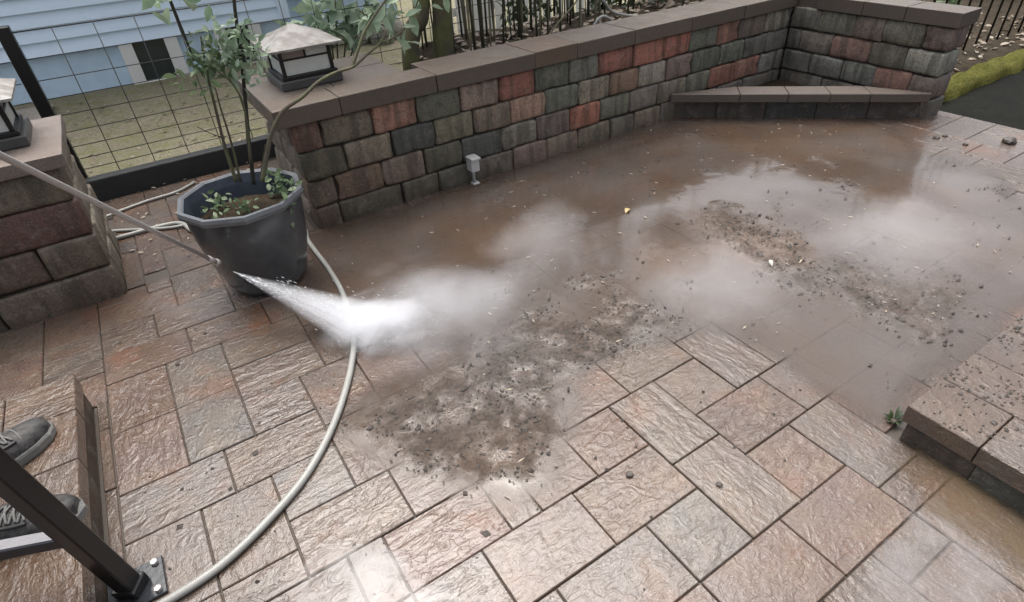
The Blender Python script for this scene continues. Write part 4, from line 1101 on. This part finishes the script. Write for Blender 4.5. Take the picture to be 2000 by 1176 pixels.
bar('post', pb+Vector((0, 0, .004)), pb+pdir*1.1, q, q, M['metal'], pside, pup)
bar('collar', pb+Vector((0, 0, .003)), pb+pdir*.03, q+.006, q+.006, M['metal'], pside, pup)
plate_m = simple('wet_black_plate', (.03, .034, .04), .16, .1, 70, 0, .6)
pl_ = box('base_plate', pb.x-.05, pb.x+.062, pb.y-.05, pb.y+.05, .001, .0075, plate_m, hr, .002)
for sx, sy in ((-.036, -.036), (.046, -.036), (.046, .036), (-.036, .036)):
    bm = bmesh.new(); bmesh.ops.create_cone(bm, cap_ends=True, segments=6, radius1=.008, radius2=.0075, depth=.008)
    bm_obj('bolt', bm, M['steel'], pl_, loc=(pb.x+sx, pb.y+sy, .011))
ra = onz(128, 1050, .2*H); rb_ = onz(-260, 1125, .26*H); rd = (rb_-ra).normalized(); rs_ = rd.cross(Vector((0, 0, 1))).normalized()
bar('lower_rail', ra, rb_, .014, .014, simple('sky_sheen_rail', (.1, .1, .11), .2, .02, 90, .6), rs_, rs_.cross(rd))  # grey base paints the sky's sheen onto the black rail

# ================================================================== SPRAY AND MIST (real volumes)
def vol_mat(name, kind, dens, colr, scale):
    t = NT(name); t.n.remove(t.b); g = t.obj()
    sep = t.new('SeparateXYZ'); t.l.new(g, sep.inputs[0]); x, y, z = sep.outputs
    if kind == 'cone':      # local z 0 (nozzle) .. 1 (impact)
        zc3 = t.new('CombineXYZ'); zz_ = t.math('ADD', z, .05); t.l.new(zz_, zc3.inputs[0]); t.l.new(zz_, zc3.inputs[1]); zc3.inputs[2].default_value = .6
        rr = t.math('SQRT', t.math('ADD', t.math('MULTIPLY', x, x), t.math('MULTIPLY', y, y)))
        q_ = t.math('DIVIDE', rr, t.math('ADD', t.math('MULTIPLY', z, 1.0), .02))
        fall = t.ramp(q_, [(.5, 1.), (1.0, 0.)])
        st = t.noise(t.vmath('MULTIPLY', t.vmath('DIVIDE', g, zc3.outputs[0]), (7., 7., 1.)), 1, 5, .7)
        d = t.math('MULTIPLY', fall, t.ramp(st, [(.38, .12), (.62, 1.)]))
        d = t.math('MULTIPLY', d, t.ramp(z, [(.0, 1.), (.3, .55), (.75, .7), (1., .35)]))
    else:
        ln = t.new('VectorMath'); ln.operation = 'LENGTH'; t.l.new(g, ln.inputs[0])
        n = t.noise(g, scale, 5, .6, .3)
        f_ = t.math('SUBTRACT', t.math('SUBTRACT', 1.0, ln.outputs['Value']), t.math('MULTIPLY', t.math('SUBTRACT', n, .4), 2.2))
        d = t.math('MULTIPLY', t.ramp(f_, [(.0, 0.), (.8, 1.)]), t.ramp(ln.outputs['Value'], [(.55, 1.), (1., 0.)]))
    v = t.new('VolumePrincipled'); v.inputs['Color'].default_value = (*colr, 1); v.inputs['Anisotropy'].default_value = .1
    t.l.new(t.math('MULTIPLY', d, dens), v.inputs['Density']); t.l.new(v.outputs[0], t.out.inputs['Volume'])
    return t.m
def ellipsoid(name, c, rad, mat, rot=0):
    bm = bmesh.new(); bmesh.ops.create_icosphere(bm, subdivisions=3, radius=1)
    o = bm_obj(name, bm, mat); o.location = c; o.scale = rad; o.rotation_euler = (0, 0, rot); return o
ap = onz(457, 531, .175*H); im = onz(735, 648, .012*H); axs = im-ap; Lc = axs.length
bm = bmesh.new(); n = 28; r0_, r1_ = .02, 1.0; lo = []; hi = []
for k in range(n):
    a = 2*math.pi*k/n; lo.append(bm.verts.new((.02*math.cos(a), .02*math.sin(a), 0))); hi.append(bm.verts.new((1.02*math.cos(a), 1.02*math.sin(a), 1)))
for k in range(n): bm.faces.new((lo[k], lo[(k+1) % n], hi[(k+1) % n], hi[k]))
bm.faces.new(lo[::-1]); bm.faces.new(hi)
spray = bm_obj('water_spray', bm, vol_mat('spray_volume', 'cone', 52, (.97, .98, 1), 1))
spray.location = ap; spray.rotation_euler = axs.to_track_quat('Z', 'Y').to_euler(); spray.scale = (.098, .098, Lc)
tag(spray, 'white fan of pressurised water bursting from the lance nozzle', 'spray', kind='stuff')
mist_m = vol_mat('mist_volume', 'puff', 22, (.97, .98, 1), 1.6)
tag(ellipsoid('impact_mist', onz(745, 628, .05), (.22, .18, .10), mist_m, -.4), 'bright white burst where the jet hits the paving', 'spray', kind='stuff')
mist2 = vol_mat('thin_mist_volume', 'puff', 5, (.93, .94, .97), 1.5)
tag(ellipsoid('drifting_mist', onz(870, 600, .06), (.42, .36, .14), mist2, -.5), 'grey mist drifting right from the jet over the mud', 'mist', kind='stuff')
mist3 = vol_mat('faint_mist_volume', 'puff', 2.6, (.93, .92, .93), 1.3)
tag(ellipsoid('drifting_mist', onz(1400, 560, .05), (.42, .36, .10), mist3, .3), 'faint mist hanging low over the middle of the mud', 'mist', kind='stuff')
tag(ellipsoid('drifting_mist', onz(1760, 470, .05), (.55, .4, .10), mist3, .2), 'faint mist hanging low near the right terrace', 'mist', kind='stuff')

tag(ellipsoid('drifting_mist', onz(1060, 470, .06), (.42, .3, .13), mist3, .5), 'faint mist drifting over the mud towards the long wall', 'mist', kind='stuff')
# flying drops round the jet
V, Fc = [], []
drop_m = NT('water_drop'); drop_m.P(Base_Color=(.9, .92, .95, 1), Roughness=.1, Specular_IOR_Level=.6)
for _ in range(900):
    t_ = rnd()**.7*1.12; rr_ = .105*t_*abs(random.gauss(0, .5)); a = ru(0, 6.28)
    sx = axs.normalized().cross(Vector((0, 0, 1))).normalized(); sy = sx.cross(axs.normalized())
    p = ap + axs*t_ + sx*(rr_*math.cos(a)) + sy*(rr_*math.sin(a))
    if t_ > .85: p += Vector((ru(-.05, .2), ru(-.12, .08), ru(0, .05)*ru(0, 1)))
    if p.z < .004: p.z = ru(.004, .02)
    d = axs.normalized()*ru(.002, .009)*(1 if t_ < .9 else .3); w = ru(.0004, .0011); b = len(V)
    V += [p-d, p+sx*w, p+sy*w, p-sx*w, p-sy*w, p+d]
    Fc += [(b, b+1, b+2), (b, b+2, b+3), (b, b+3, b+4), (b, b+4, b+1), (b+5, b+2, b+1), (b+5, b+3, b+2), (b+5, b+4, b+3), (b+5, b+1, b+4)]
tag(pyd('water_drops', V, Fc, drop_m.m), 'fine white drops flying off the jet and its splash', 'drops', kind='stuff')
